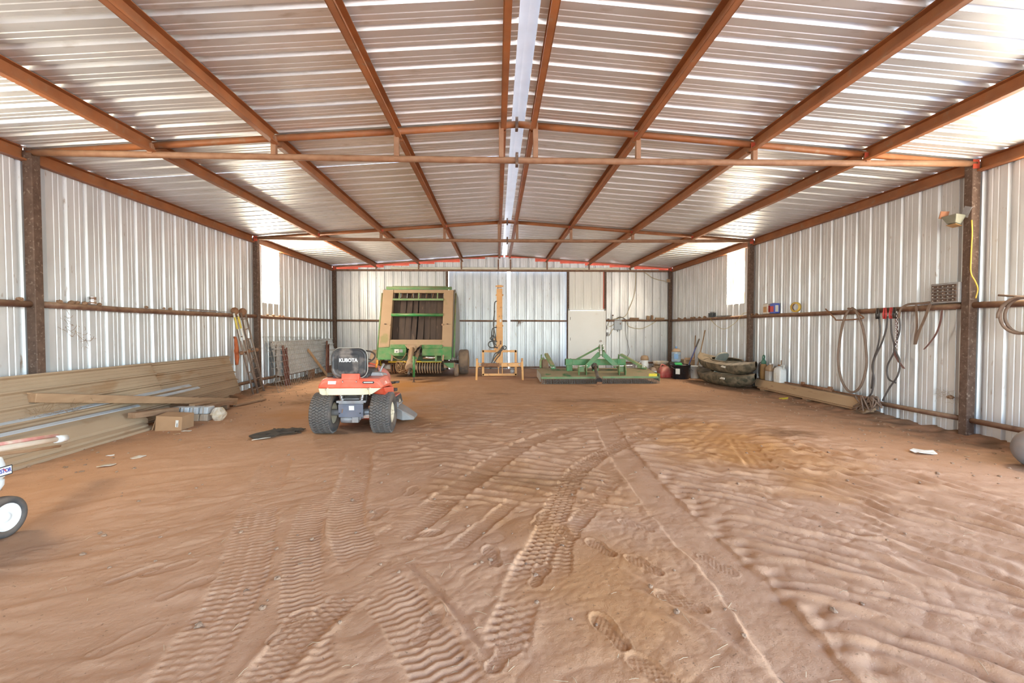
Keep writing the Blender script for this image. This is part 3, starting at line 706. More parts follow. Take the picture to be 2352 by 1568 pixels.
mb = MB(); mb.box((0.0,-0.12,0.455),(0.40,0.10,0.03)); mb.box((0.0,-0.16,0.44),(0.34,0.012,0.03)); mb.tube([(-0.14,-0.14,0.49),(0.14,-0.14,0.49)],0.008,8); mb.build('crossmember', M['greysteel'], T, bevel=0.004)
mb = MB()
for x in (-0.155,0.16):
    mb = MB(); lean = 0.03 if x < 0 else -0.03
    n = 90; mb.tube([(x+lean*(1-i/n)+0.028*math.cos(i*0.55), -0.14+0.028*math.sin(i*0.55), 0.465+0.13*i/n) for i in range(n+1)], 0.006, 6)
    mb.tube([(x+lean,-0.14,0.44),(x,-0.14,0.60)], 0.012, 8); mb.build('seat_spring', M['chrome'], T)
mb = MB(); mb.box((0,0.02,0.53),(0.34,0.18,0.12)); mb.tube([(-0.08,-0.07,0.52),(-0.08,-0.07,0.60)],0.02,8); mb.tube([(0.07,-0.06,0.52),(0.07,-0.06,0.60)],0.025,8); mb.tube([(0.19,-0.1,0.44),(0.20,-0.11,0.60)],0.015,8); mb.build('engine_bay', M['black'], T, bevel=0.01)
# rear fender shell, lofted
def ring(y, x0, x1, z0, z1, ch):
    return [(x0,y,z0),(x1,y,z0),(x1+0.0,y,z0+(z1-z0)*0.25),(x1-ch,y,z1-0.012),(x1-ch-0.03,y,z1),(x0+ch+0.03,y,z1),(x0+ch,y,z1-0.012),(x0,y,z0+(z1-z0)*0.25)]
mb = MB(); mb.loft([ring(-0.34,-0.375,0.46,0.665,0.755,0.05), ring(-0.30,-0.39,0.47,0.665,0.79,0.05), ring(0.12,-0.43,0.47,0.64,0.80,0.04), ring(0.30,-0.45,0.46,0.60,0.78,0.05), ring(0.40,-0.44,0.45,0.58,0.66,0.04)], smooth=False, ); fend = mb.build('fender', M['kred'], T, bevel=0.012, fixn=True)
mb = MB(); mb.loft([[(0.27,-0.10,0.60),(0.475,-0.22,0.66),(0.475,-0.22,0.60),(0.45,-0.16,0.55),(0.30,-0.08,0.55)], [(0.20,0.38,0.58),(0.475,0.38,0.60),(0.475,0.38,0.52),(0.46,0.38,0.45),(0.25,0.38,0.45)]], smooth=False); mb.build('fender_skirt', M['kred'], T, bevel=0.008, fixn=True)
mb = MB(); mb.loft([[(-0.39,0.02,0.60),(-0.2,0.02,0.60),(-0.22,0.02,0.52),(-0.36,0.02,0.50)],[(-0.42,0.38,0.58),(-0.2,0.38,0.58),(-0.22,0.38,0.45),(-0.42,0.38,0.45)]], smooth=False); mb.build('fender_skirt', M['kred'], T, bevel=0.008, fixn=True)
mb = MB(); mb.loft([[(-0.37,-0.355,0.665),(0.44,-0.355,0.665),(0.44,-0.355,0.655),(0.33,-0.355,0.585),(0.20,-0.355,0.575),(-0.32,-0.355,0.575),(-0.355,-0.355,0.595)], [(-0.37,0.0,0.665),(0.44,0.0,0.665),(0.44,0.0,0.655),(0.33,0.0,0.585),(0.20,0.0,0.575),(-0.32,0.0,0.575),(-0.355,0.0,0.595)]], smooth=False); tank = mb.build('fuel_tank', M['cream'], T, bevel=0.014, fixn=True)
for x in (-0.255,0.305):
    mb = MB(); mb.tube([(x,-0.362,0.575),(x,-0.366,0.66),(x,-0.30,0.672)],0.010,6); mb.build('tank_strap', M['cream'], tank)
    mb = MB(); mb.tube([(x-0.01,-0.36,0.662),(x-0.01,-0.385,0.665),(x-0.015,-0.385,0.65)],0.006,6); mb.build('clip', M['chrome'], tank)
mb = MB(); mb.box((0.035,-0.255,0.808),(0.235,0.11,0.085),rot=(-0.15,0,0)); tb = mb.build('seat_bracket', M['kred'], T, bevel=0.008)
for x in (-0.055,0.125):
    mb = MB(); mb.tube([(x,-0.335,0.765),(x,-0.35,0.752),(x+0.006,-0.348,0.742)],0.007,6); mb.build('clip', M['chrome'], tb)
K = Euler((PI/2-0.42,0,0))
mb = MB(); mb.box((-0.195,-0.348,0.742),(0.105,0.004,0.045),rot=(-0.42,0,0)); mb.build('sticker', M['label'], fend, label='pale rectangular warning sticker')
mb = MB(); mb.prism(rrect(0.155,0.030,0.0149,6),0.006,TR(0.285,-0.346,0.742) @ RX(PI/2-0.42)); bd = mb.build('badge', M['darkink'], fend, label='dark oval model badge')
mb = MB(); mb.box((0.285,-0.351,0.743),(0.12,0.003,0.012),rot=(-0.42,0,0)); mb.build('badge_print', M['label'], bd)
mb = MB(); mb.lathe([(0.058,0),(0.060,0.012),(0.052,0.016),(0.050,0.034),(0,0.036)],20,TR(-0.30,-0.06,0.797)); mb.box((-0.30,-0.06,0.838),(0.10,0.02,0.018)); mb.build('fuel_cap', M['black'], T)
# seat
def seat_ring(y, w_, z0, z1, r):
    return [(px, y, (z0+z1)/2+pz) for px, pz in rrect(w_, z1-z0, r, 6)]
mb = MB(); mb.loft([seat_ring(-0.245,0.40,0.84,1.165,0.09), seat_ring(-0.262,0.43,0.825,1.185,0.10), seat_ring(-0.25,0.465,0.80,1.195,0.11), seat_ring(-0.19,0.475,0.79,1.20,0.115), seat_ring(-0.14,0.44,0.80,1.17,0.10)], smooth=True); sb = mb.build('seat_back', M['seatblk'], T, fixn=True)
mb = MB(); mb.tube([(px*1.0,-0.20,0.995+pz) for px, pz in rrect(0.478,0.412,0.115,7)],0.006,6,closed=True); mb.build('piping', plain('pale vinyl piping',(0.45,0.42,0.36),0.5,0,0.2), sb)
mb = MB(); K = TR(0.0,-0.262,0.985) @ RX(PI/2); mb.prism(rrect(0.262,0.27,0.03),0.008,K); mb.build('back_panel', M['seatblk'], sb, bevel=0.003)
mb = MB(); mb.tube([(px,-0.266,0.985+pz) for px, pz in rrect(0.262,0.27,0.03)],0.0045,6,closed=True); mb.build('back_panel_rim', M['seatblk'], sb)
textmesh('KUBOTA', 0.068, 'lettering', M['whiteink'], sb, (0.0,-0.270,1.035), (PI/2,0,0), 0.001, sx=0.90, bold=0.0022, label='white block letters on seat back')
mb = MB(); mb.loft([[(px,-0.20+0.0,0.80+pz) for px,pz in rrect(0.46,0.10,0.045)],[(px,0.22,0.83+pz) for px,pz in rrect(0.47,0.11,0.05)],[(px,0.27,0.84+pz) for px,pz in rrect(0.40,0.07,0.03)]], smooth=True); mb.build('seat_cushion', M['seatblk'], T, fixn=True)
# steering column and wheel
SWM = RX(0.55)
mb = MB(); torus(mb,(0,0.50,1.035),0.165,0.013,30,8,SWM); 
for k in range(3):
    a = PI/2+k*2*PI/3; d = SWM @ Vector((math.cos(a)*0.16,math.sin(a)*0.16,0)); mb.tube([(0,0.50,1.02),(d.x,0.50+d.y,1.035+d.z)],0.010,6)
mb.lathe([(0.045,-0.02),(0.045,0.015),(0.03,0.025),(0,0.026)],16,TR(0,0.50,1.025) @ SWM); sw = mb.build('steering_wheel', M['black'], T)
mb = MB(); mb.tube([(0,0.50,1.02),(0,0.62,0.80)],0.028,10); mb.loft([[(px,0.58,0.74+pz) for px,pz in rrect(0.30,0.22,0.05)],[(px,0.72,0.74+pz) for px,pz in rrect(0.36,0.26,0.06)]]); mb.build('dashboard', M['black'], T, fixn=True)
# hood
def hood_ring(y, hw, zt, zb):
    o_ = [(-hw,y,zb)]
    for i in range(11): a = PI-PI*i/10; o_.append((hw*math.cos(a)*(1 if abs(math.cos(a))<0.9 else 1), y, zt-0.17+0.17*math.sin(a)))
    o_.append((hw,y,zb)); return o_
mb = MB(); mb.loft([hood_ring(0.70,0.215,0.90,0.50), hood_ring(0.74,0.225,0.905,0.48), hood_ring(1.1,0.22,0.87,0.46), hood_ring(1.45,0.20,0.80,0.46), hood_ring(1.56,0.17,0.72,0.46), hood_ring(1.60,0.13,0.62,0.48)]); mb.build('hood', M['kred2'], T, fixn=True)
mb = MB(); mb.box((0,1.595,0.55),(0.22,0.02,0.14)); mb.build('grille', M['black'], T, bevel=0.01)
for x, y, z0, z1, dx, m_ in ((0.16,0.60,0.86,0.95,0.015,'orange'),):
    mb = MB(); mb.tube([(x,y,z0),(x+dx,y,z1)],[0.012,0.02],8); mb.tube([(x+dx,y,z1-0.03),(x+dx,y,z1+0.035)],[0.02,0.017],10); mb.build('throttle_lever', M[m_], T)
mb = MB(); mb.box((0.10,0.60,0.925),(0.11,0.03,0.02),rot=(0,0.25,0)); mb.build('control_panel', M['kred'], T, bevel=0.005)
mb = MB(); mb.tube([(0.30,0.18,0.80),(0.335,0.24,0.90),(0.355,0.26,0.95)],[0.012,0.016,0.017],8); mb.build('shift_lever', M['greysteel'], T)
mb = MB(); mb.loft([[(0.22,0.0,0.79),(0.40,0.0,0.79),(0.385,0.0,0.845),(0.245,0.0,0.85)],[(0.22,0.24,0.78),(0.42,0.24,0.76),(0.40,0.24,0.81),(0.245,0.24,0.85)]],smooth=False); mb.build('lever_console', M['greysteel'], T, bevel=0.01, fixn=True)
for x in (-0.37,0.37): mb = MB(); mb.box((x,0.55,0.44),(0.24,0.50,0.02)); mb.build('footrest', M['kred'], T, bevel=0.006)
mb = MB(); mb.tube([(0.36,0.52,0.63),(0.47,0.52,0.645)],0.02,8); mb.box((0.50,0.52,0.648),(0.05,0.09,0.03)); mb.build('forward_pedal', M['black'], T, bevel=0.004)
mb = MB(); mb.tube([(0.36,0.45,0.555),(0.46,0.45,0.545)],0.016,8); mb.box((0.48,0.45,0.54),(0.06,0.07,0.045)); mb.build('reverse_pedal', M['black'], T, bevel=0.006)
mb = MB(); mb.tube([(0.42,0.36,0.60),(0.44,0.4,0.5),(0.44,0.5,0.42)],0.012,8); mb.build('lift_rod', M['kred'], T)
# mower deck and discharge chute
mb = MB(); mb.lathe([(0.30,0.0),(0.31,0.02),(0.29,0.10),(0.20,0.13),(0,0.135)],28,TR(-0.20,0.70,0.09)); mb.lathe([(0.30,0.0),(0.31,0.02),(0.29,0.10),(0.20,0.13),(0,0.135)],28,TR(0.20,0.70,0.09)); mb.build('mower_deck', M['kred'], T)
mb = MB(); mb.loft([[(0.46,0.50,0.09),(0.46,0.92,0.09),(0.46,0.92,0.27),(0.46,0.50,0.27)],[(0.58,0.48,0.06),(0.58,0.94,0.06),(0.58,0.94,0.195),(0.58,0.48,0.21)],[(0.74,0.58,0.05),(0.74,0.92,0.05),(0.74,0.92,0.085),(0.74,0.62,0.085)]], smooth=False); mb.build('discharge_chute', M['chute'], T, bevel=0.008, fixn=True)
mb = MB(); mb.tube([(0.50,0.50,0.29),(0.50,0.92,0.29)],0.015,8); mb.box((0.50,0.52,0.30),(0.03,0.03,0.08)); mb.build('chute_hinge', M['greysteel'], T)

# ------------------------------------------------------------------ round baler
M['jdgreen'] = mat('green paint', (0.018,0.21,0.055), (0.025,0.26,0.075), rough=0.45, scale=3, dust=DUST, dust_amt=0.45)
M['jdgreen2'] = mat('dusty green paint', (0.10,0.26,0.10), (0.16,0.30,0.14), rough=0.6, scale=4, dust=DUST, dust_amt=0.6)
M['tandust'] = mat('dust coated panel', (0.40,0.265,0.165), (0.44,0.295,0.185), rough=0.85, scale=2.5, spots=(0.30,0.25,0.12), spot_scale=2.2, spot_lo=0.62, spot_hi=0.72)
M['greyside'] = mat('dull grey side panel', (0.30,0.31,0.29), (0.36,0.35,0.32), rough=0.6, scale=3, dust=DUST, dust_amt=0.3)
M['belt'] = mat('baler belt rubber', (0.075,0.048,0.036), (0.055,0.036,0.03), rough=0.8, scale=1.4, stretch=(5,1,1), spots=(0.13,0.085,0.06), spot_scale=3)
M['yellow'] = plain('yellow paint', (0.80,0.58,0.04), 0.5, 0, 0.25)
M['rustbrown'] = mat('rust', (0.22,0.10,0.05), (0.30,0.16,0.09), rough=0.85, scale=18)
M['twine'] = mat('twine', (0.30,0.18,0.09), (0.38,0.25,0.14), rough=0.9, scale=20)
B = thing('round_baler', 'tall green round baler coated in tan dust with dark belts in front', 'baler', (-2.75, 13.70, 0.0), 0.0)
# local: front foot at y=0, slope back dy per z
def fy(z): return 0.0+(z-0.54)*0.36
def front_panel(name, x0, x1, z0, z1, m, th=0.06, off=0.0, par=None, bev=0.006):
    mb = MB(); vs_ = []
    for o_ in (off, off+th):
        vs_ += [(x0,fy(z0)+o_,z0),(x1,fy(z0)+o_,z0),(x1,fy(z1)+o_,z1),(x0,fy(z1)+o_,z1)]
    mb.add(vs_, [(3,2,1,0)[::-1],(4,5,6,7)[::-1],(0,1,5,4),(1,2,6,5),(2,3,7,6),(3,0,4,7)]); return mb.build(name, M[m], par or B, bevel=bev, fixn=True)
front_panel('front_column', -1.10, -0.78, 0.90, 2.70, 'tandust', 0.25); front_panel('front_column', 0.80, 1.10, 0.90, 2.70, 'tandust', 0.25)
front_panel('lower_panel', -0.78, 0.80, 0.93, 1.14, 'tandust', 0.2, 0.015)
front_panel('top_bar', -0.80, 0.82, 2.60, 2.70, 'tandust', 0.2, 0.02)
for x0, x1 in ((-1.10,-0.68),(-0.68,-0.26),(0.22,0.80),(0.80,1.10)):
    front_panel('green_panel', x0, x1, 0.55 if x0 < -0.9 or x0 > 0.7 else 0.66, 0.93, 'jdgreen', 0.2, -0.02 if abs(x0) < 0.9 else 0.0)
front_panel('green_gusset', 0.20, 0.82, 0.88, 0.99, 'jdgreen', 0.05, -0.035); front_panel('green_gusset', -0.74, -0.26, 0.88, 1.0, 'jdgreen', 0.05, -0.035)
mb = MB(); mb.prism([(-0.30,0),(0.20,0),(0.06,-0.11),(-0.20,-0.12)], 0.12, TR(0,0.10,0.99) @ RX(PI/2)); mb.build('hitch_plate', M['tandust'], B, bevel=0.008)
# side walls
for s, m in ((-1,'greyside'),(1,'greyside')):
    mb = MB(); prof = [(0.26,0.60),(0.92,2.62),(1.05,2.74),(2.1,2.55),(2.6,1.9),(2.62,1.0),(2.2,0.55),(0.3,0.50)]
    mb.prism(prof, 0.05, TR(s*1.12,0,0) @ Matrix(((0,0,1,0),(1,0,0,0),(0,1,0,0),(0,0,0,1)))); sd = mb.build('side_panel', M[m], B, bevel=0.01, fixn=True)
for s in (-1,1):
    mb = MB(); mb.tube([(s*1.16,0.20,0.60),(s*1.16,0.92,2.60)],0.03,8); mb.build('edge_tube', M['jdgreen2'], B)
# belts
nb = 8; bw = 1.54/nb
for i in range(nb):
    x0 = -0.765+i*bw; g_ = 0.03 if i == 3 else 0.006
    mb = MB(); zs = [0.75,1.13,1.5,1.9,2.35,2.62,2.66]; ys = [fy(z)+0.22+0.05*math.sin(z*2+i*0.9) for z in zs]; ys[-1] += 0.3
    vs_ = [(x, y, z) for z, y in zip(zs, ys) for x in (x0+0.004, x0+bw-g_)]
    mb.add(vs_, [(2*k,2*k+1,2*k+3,2*k+2) for k in range(len(zs)-1)], True); mb.build('belt', M['belt'], B)
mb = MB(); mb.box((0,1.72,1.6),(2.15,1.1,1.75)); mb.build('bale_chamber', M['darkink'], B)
# rollers and rails across the opening
mb = MB(); mb.tube([(-0.79,fy(1.905)+0.02,1.905),(0.81,fy(1.905)+0.02,1.905)],0.048,14); mb.build('roller', M['jdgreen'], B)
mb = MB(); mb.box((0.01,fy(2.39),2.39),(1.58,0.05,0.06)); 
for x in (-0.58,0.02,0.61): mb.box((x,fy(2.5),2.5),(0.035,0.04,0.22),rot=(-0.345,0,0))
rl = mb.build('guide_rail', M['jdgreen2'], B, bevel=0.004)
for x in (-0.51,-0.20,0.06,0.25,0.45): mb = MB(); mb.tube([(x,fy(2.5)+0.03,2.44),(x+0.02,fy(2.55)+0.05,2.58)],0.010,6); mb.build('belt_guide', M['pipe'], rl)
mb = MB(); mb.tube([(-1.0,fy(2.76),2.755),(1.05,fy(2.76),2.755)],0.05,12); mb.build('top_tube', M['jdgreen2'], B)
mb = MB(); mb.box((0.02,fy(2.74)+0.1,2.80),(1.70,0.12,0.05)); mb.build('top_rail', M['jdgreen2'], B, bevel=0.008)
for s in (-1,1):
    mb = MB(); mb.box((s*0.95,fy(1.6)-0.01,1.62),(0.05,0.03,0.03)); mb.build('latch', M['post'], B); mb = MB(); mb.lathe([(0.035,0),(0.03,0.03),(0,0.03)],12,TR(s*0.80,fy(1.62)-0.0,1.60) @ RX(PI/2)); mb.build('pivot_cap', M['tandust'], B)
mb = MB(); mb.box((-0.52,-0.03,0.81),(0.13,0.01,0.11)); mb.build('sticker', M['label'], B); mb = MB(); mb.box((-0.39,-0.028,0.81),(0.10,0.008,0.09)); mb.build('sticker', M['greysteel'], B)
mb = MB(); mb.add([(-0.55,-0.037,0.775),(-0.535,-0.037,0.80),(-0.52,-0.037,0.785),(-0.505,-0.037,0.83),(-0.49,-0.037,0.775)],[(0,1,2,3,4)]); mb.build('pictogram', M['darkink'], B)
# pick-up
mb = MB(); mb.tube([(-0.80,0.12,0.48),(0.80,0.12,0.48)],0.026,10); mb.build('wind_guard', M['yellow'], B)
mb = MB(); mb.tube([(-0.78,0.42,0.27),(0.84,0.42,0.27)],0.10,16); mb.build('pickup_reel', M['black'], B)
for i in range(20):
    x = -0.74+i*0.078; mb = MB()
    mb.tube([(x,0.62+0.0,0.44),(x,0.30,0.45),(x,0.20,0.36),(x,0.20,0.24),(x,0.30,0.13),(x,0.55,0.10)],0.020,6); mb.build('stripper_band', M['tandust'] if i > 8 else M['rustbrown'], B)
mb = MB(); mb.prism([(0,0),(0.32,0),(0.32,-0.14),(0.18,-0.16)],0.04,TR(0.84,0.16,0.44) @ RX(PI/2)); mb.build('pickup_end', M['jdgreen'], B, bevel=0.004); 
mb = MB(); mb.box((1.02,0.25,0.36),(0.34,0.10,0.16)); mb.build('pickup_arm', M['tandust'], B, bevel=0.01)
mb = MB(); mb.tube([(0.25,0.03,0.60),(0.62,0.03,0.60)],0.045,14); mb.build('cylinder_tube', M['chrome'], B); mb = MB(); mb.box((0.64,0.03,0.57),(0.06,0.07,0.18)); mb.build('cylinder_bracket', M['jdgreen2'], B, bevel=0.006)
mb = MB(); mb.box((0.5,0.10,0.50),(0.62,0.10,0.03)); mb.build('wind_guard_shelf', M['jdgreen2'], B)
for x, dx in ((-0.66,0.03),(0.86,0.0)): mb = MB(); mb.box((x,-0.02,0.60),(0.05,0.03,0.18),rot=(0,0.12,0)); mb.build('stay', M['tandust'], B)
# tongue, driveline, jack
mb = MB(); mb.bar((-0.16,0.20,0.80),(0.03,-1.05,0.40),0.09,0.11); mb.bar((0.10,0.20,0.80),(0.13,-1.05,0.40),0.07,0.11); mb.build('tongue', M['tandust'], B, bevel=0.01)
mb = MB(); mb.tube([(-0.06,0.10,0.90),(0.0,-0.50,0.66),(0.06,-0.95,0.47)],0.058,14); mb.build('drive_shaft', M['tandust'], B)
mb = MB(); mb.lathe([(0.07,0),(0.11,0.05),(0.11,0.14),(0.08,0.15)],18,TR(-0.05,0.16,0.88) @ RX(PI/2)); mb.build('shaft_shield', M['tandust'], B)
mb = MB(); d_ = Vector((0.05,-0.34,-0.20)).normalized()
K = TR(0.04,-0.74,0.56) @ d_.to_track_quat('Z','Y').to_matrix().to_4x4(); pr = []
for i in range(5): pr += [(0.085+0.012*i,i*0.07),(0.115+0.010*i,i*0.07+0.02),(0.115+0.010*i,i*0.07+0.05),(0.09+0.010*i,i*0.07+0.068)]
mb.lathe(pr,18,K); mb.build('bellows', M['tandust'], B)
mb = MB(); mb.tube([(0.08,-1.08,0.36),(0.07,-1.30,0.22)],[0.05,0.035],10); mb.tube([(0.06,-1.20,0.28),(0.16,-1.24,0.27)],0.02,8); mb.build('yoke', M['black'], B)
mb = MB(); mb.tube([(0.18,-1.06,0.72),(0.175,-1.08,0.14)],0.034,12); mb.box((0.19,-1.04,0.66),(0.12,0.03,0.05)); jk = mb.build('jack', M['jdgreen'], B); mb = MB(); mb.tube([(0.175,-1.08,0.16),(0.175,-1.08,0.02)],0.02,8); mb.lathe([(0.05,0),(0.045,0.012),(0,0.013)],14,TR(0.175,-1.08,0.0)); mb.build('jack_foot', M['post'], jk)
# tangled twine
mb = MB(); rr = random.Random(3)
for k in range(16):
    c = Vector((-0.24+rr.uniform(-.09,.09),-0.55+rr.uniform(-.15,.15),0.36+rr.uniform(-.10,.10))); R0 = rr.uniform(0.07,0.16); q = Euler((rr.uniform(0,3),rr.uniform(0,3),rr.uniform(0,3))).to_matrix()
    mb.tube([c+q @ Vector((R0*math.cos(a/14*2*PI),R0*0.7*math.sin(a/14*2*PI),rr.uniform(-.02,.02))) for a in range(14)],0.012,5,closed=True)
mb.build('twine_tangle', M['twine'], B)
mb = MB(); mb.tube(spline([(-0.70,-0.04,0.72),(-0.55,-0.10,0.60),(-0.38,-0.12,0.55),(-0.30,-0.1,0.62),(-0.22,-0.06,0.75)],5),0.010,5); mb.build('hose', M['twine'], B)
mb = MB(); mb.tube(spline([(0.20,-0.05,0.93),(0.14,-0.12,0.75),(0.05,-0.2,0.62),(0.1,-0.25,0.52)],5),0.012,5); mb.build('hose', M['black'], B)
# wheels
def bwheel(x, y, r, w_, m='rubber'):
    wh = bpy.data.objects.new('wheel', None); COL.objects.link(wh); wh.parent = B; wh.location = (x, y, r)
    tyre(MB(), r, w_, r*0.55).build('tyre', M['dtyre'], wh); rim_disc(MB(), r*0.55, w_, 1).build('rim', M['yellow'], wh); return wh
M['dtyre'] = mat('dust caked tyre', (0.33,0.22,0.14), (0.16,0.13,0.115), rough=0.9, scale=3.2, dust=(0.42,0.28,0.18), dust_amt=0.9)
bwheel(1.40, 1.15, 0.40, 0.30); bwheel(-1.40, 1.15, 0.40, 0.30); bwheel(1.22, 0.42, 0.19, 0.12)
mb = MB(); mb.tube([(-1.4,1.15,0.40),(1.4,1.15,0.40)],0.05,10); mb.build('axle', M['post'], B)
mb = MB(); mb.box((0,0.9,0.55),(2.0,0.2,0.14)); mb.build('frame_beam', M['jdgreen2'], B)

# ------------------------------------------------------------------ yellow mast attachment
M['cat'] = mat('faded orange yellow paint', (0.74,0.37,0.12), (0.80,0.45,0.18), rough=0.5, scale=4, spots=(0.42,0.22,0.10), spot_scale=7, spot_lo=0.64, spot_hi=0.72, dust=DUST, dust_amt=0.2)
A = thing('loader_mast', 'faded orange-yellow hydraulic mast on a frame with coiled black hoses', 'mast', (-0.17, 13.35, 0.0), 0.0)
mb = MB(); mb.box((-0.03,0.10,1.62),(0.17,0.14,2.06)); mb.build('mast_post', M['cat'], A, bevel=0.012)
mb = MB(); mb.box((-0.03,0.08,0.95),(0.19,0.18,1.10)); mb.box((-0.0,-0.02,0.70),(0.07,0.03,0.62)); mb.build('mast_sleeve', M['cat'], A, bevel=0.008)
mb = MB(); mb.box((-0.0,-0.015,0.98),(0.05,0.012,0.28)); mb.build('wear_patch', M['rustbrown'], A)
for z in (2.72,2.46,1.56):
    mb = MB(); mb.tube([(-0.135,0.06,z),(0.075,0.06,z)],0.016,10); 
    for x in (-0.13,0.07): mb.lathe([(0.026,-0.012),(0.026,0.012)],10,TR(x,0.06,z) @ RY(PI/2))
    mb.build('cross_pin', M['cat'], A)
mb = MB(); mb.box((-0.03,0.10,2.72),(0.14,0.16,0.07)); mb.build('mast_cap', M['cat'], A, bevel=0.01)
mb = MB(); mb.box((-0.0,0.028,1.71),(0.05,0.004,0.085)); mb.build('sticker', M['label'], A, label='small white sticker on mast')
for z in (0.55,0.90,1.15): mb = MB(); mb.prism([(0,-0.07),(-0.08,-0.04),(-0.08,0.05),(0,0.10)],0.04,TR(-0.115,0.07,z) @ RX(PI/2)); mb.build('lug', M['cat'], A, bevel=0.004)
# rear rectangular frame
fr = MB()
def beam(a, b, w_=0.07, h_=0.07, name='frame_bar', m='cat', par=A): mb = MB(); mb.bar(a, b, w_, h_); return mb.build(name, M[m], par, bevel=0.005)
yb = 0.70
beam((-0.56,yb,0.78),(0.50,yb,0.78)); beam((-0.56,yb,0.055),(0.50,yb,0.055)); beam((-0.535,yb,0.03),(-0.535,yb,0.81)); beam((0.475,yb,0.03),(0.475,yb,0.81))
beam((-0.06,yb,0.04),(-0.06,yb,0.78),0.03,0.03); beam((0.06,yb,0.04),(0.06,yb,0.78),0.03,0.03)
beam((-0.06,0.12,0.35),(-0.06,yb,0.40),0.06,0.06); beam((-0.06,0.12,0.72),(-0.06,yb,0.76),0.05,0.05); beam((0.45,-0.05,0.42),(0.475,yb,0.42),0.05,0.05); beam((-0.5,-0.05,0.42),(-0.535,yb,0.42),0.05,0.05)
# cross tube with outriggers and feet
mb = MB(); mb.box((0.27,-0.08,0.42),(0.50,0.11,0.115)); mb.build('cross_tube', M['cat'], A, bevel=0.008)
mb = MB(); mb.box((-0.30,-0.08,0.42),(0.52,0.10,0.10)); mb.build('cross_tube', M['rustbrown'], A, bevel=0.008, label='rusted half of the cross tube')
for s in (-1,1):
    for z in (0.455,0.385): mb = MB(); mb.box((s*0.56-0.02,-0.08,z),(0.20,0.03,0.03)); mb.build('slide_bar', M['cat'], A)
    mb = MB(); mb.bar((s*0.655-0.03,-0.10,0.57),(s*0.655-0.03+s*0.01,-0.32,-0.01),0.055,0.06); mb.lathe([(0.04,-0.03),(0.04,0.03)],12,TR(s*0.655-0.03,-0.10,0.57) @ RY(PI/2)); mb.build('leg', M['cat'], A, bevel=0.006)
    mb = MB(); mb.box((s*0.645-0.03,-0.10,0.42),(0.07,0.08,0.15)); mb.build('leg_bracket', M['cat'], A, bevel=0.006)
mb = MB(); torus(mb,(0.36,0.60,0.17),0.05,0.02,20,8,RX(PI/2)); mb.lathe([(0.03,-0.02),(0.03,0.02)],12,TR(0.36,0.60,0.17) @ RX(PI/2)); mb.build('pulley', M['greysteel'], A)
# hoses
hz_ = [[(-0.11,0.0,2.28),(-0.17,-0.02,2.22),(-0.185,-0.02,1.9),(-0.20,-0.03,1.5),(-0.22,-0.03,1.1),(-0.16,-0.05,0.95),(-0.08,-0.06,0.92)],
       [(-0.11,0.0,1.52),(-0.24,-0.02,1.46),(-0.25,-0.03,1.15),(-0.12,-0.05,0.98)],
       [(-0.10,-0.04,1.10),(-0.30,-0.05,1.10),(-0.36,-0.05,1.0),(-0.28,-0.05,0.92),(-0.10,-0.05,0.93)],
       [(-0.20,-0.04,1.3),(-0.30,-0.05,1.18),(-0.14,-0.05,1.12),(-0.22,-0.05,1.3)],
       [(0.06,-0.08,0.95),(-0.06,-0.09,0.80),(-0.18,-0.09,0.72),(-0.27,-0.08,0.42),(-0.30,-0.08,0.30)],
       [(0.02,-0.10,0.92),(-0.02,-0.11,0.72),(-0.10,-0.11,0.62),(-0.22,-0.1,0.45)],
       [(0.10,-0.09,0.93),(0.02,-0.12,0.83),(-0.14,-0.11,0.68),(-0.24,-0.1,0.52)],
       [(-0.17,-0.02,2.0),(-0.21,-0.04,1.6),(-0.15,-0.05,1.2),(-0.2,-0.05,0.9)]]
M['hose'] = mat('black hydraulic hose', (0.045,0.045,0.047), (0.09,0.085,0.08), rough=0.5, scale=12)
for p in hz_: mb = MB(); mb.tube(spline(p,6),0.016,7); mb.build('hose', M['hose'], A)
mb = MB(); torus(mb,(0.11,-0.09,0.92),0.055,0.014,18,6,RX(1.2)); mb.build('hose', M['hose'], A)

# ------------------------------------------------------------------ rotary cutter
C = thing('rotary_cutter', 'wide green three-point rotary mower cutter with chain guards along its front', 'mower', (2.48, 12.0, 0.0), 0.0)
M['deckdust'] = mat('dusty green deck', (0.30,0.235,0.13), (0.34,0.26,0.15), rough=0.8, scale=2.6, spots=(0.06,0.17,0.07), spot_scale=1.6, spot_lo=0.55, spot_hi=0.62)
xl, xr = -1.60, 1.60
prof = [(0.0,0.155),(0.0,0.19),(0.28,0.265),(1.05,0.335),(1.05,0.10),(1.03,0.10),(1.03,0.29),(0.30,0.22),(0.03,0.155)]
rings_ = []
for x, tr_ in ((xl,0.10),(xl+0.12,0.02),(xl+0.3,0),(xr-0.35,0),(xr-0.12,0.03),(xr,0.14)):
    rings_.append([(x,y+tr_*(1-y/1.05)*0.6,z-(0.01 if abs(x)>1.59 else 0)) for y,z in prof])
mb = MB(); mb.loft(rings_, smooth=False); mb.build('deck', M['deckdust'], C, fixn=True)
for x, z, l in ((-0.86,0.168,1.46),(0.80,0.175,1.50)): mb = MB(); mb.box((x,-0.012,z),(l,0.02,0.055)); mb.build('front_skirt', M['jdgreen2'], C, bevel=0.004)
for s in (-1,1): mb = MB(); mb.bar((s*1.605,0.03,0.16),(s*1.605,1.05,0.20),0.012,0.20); mb.build('side_skirt', M['greyside'] if s < 0 else M['jdgreen2'], C)
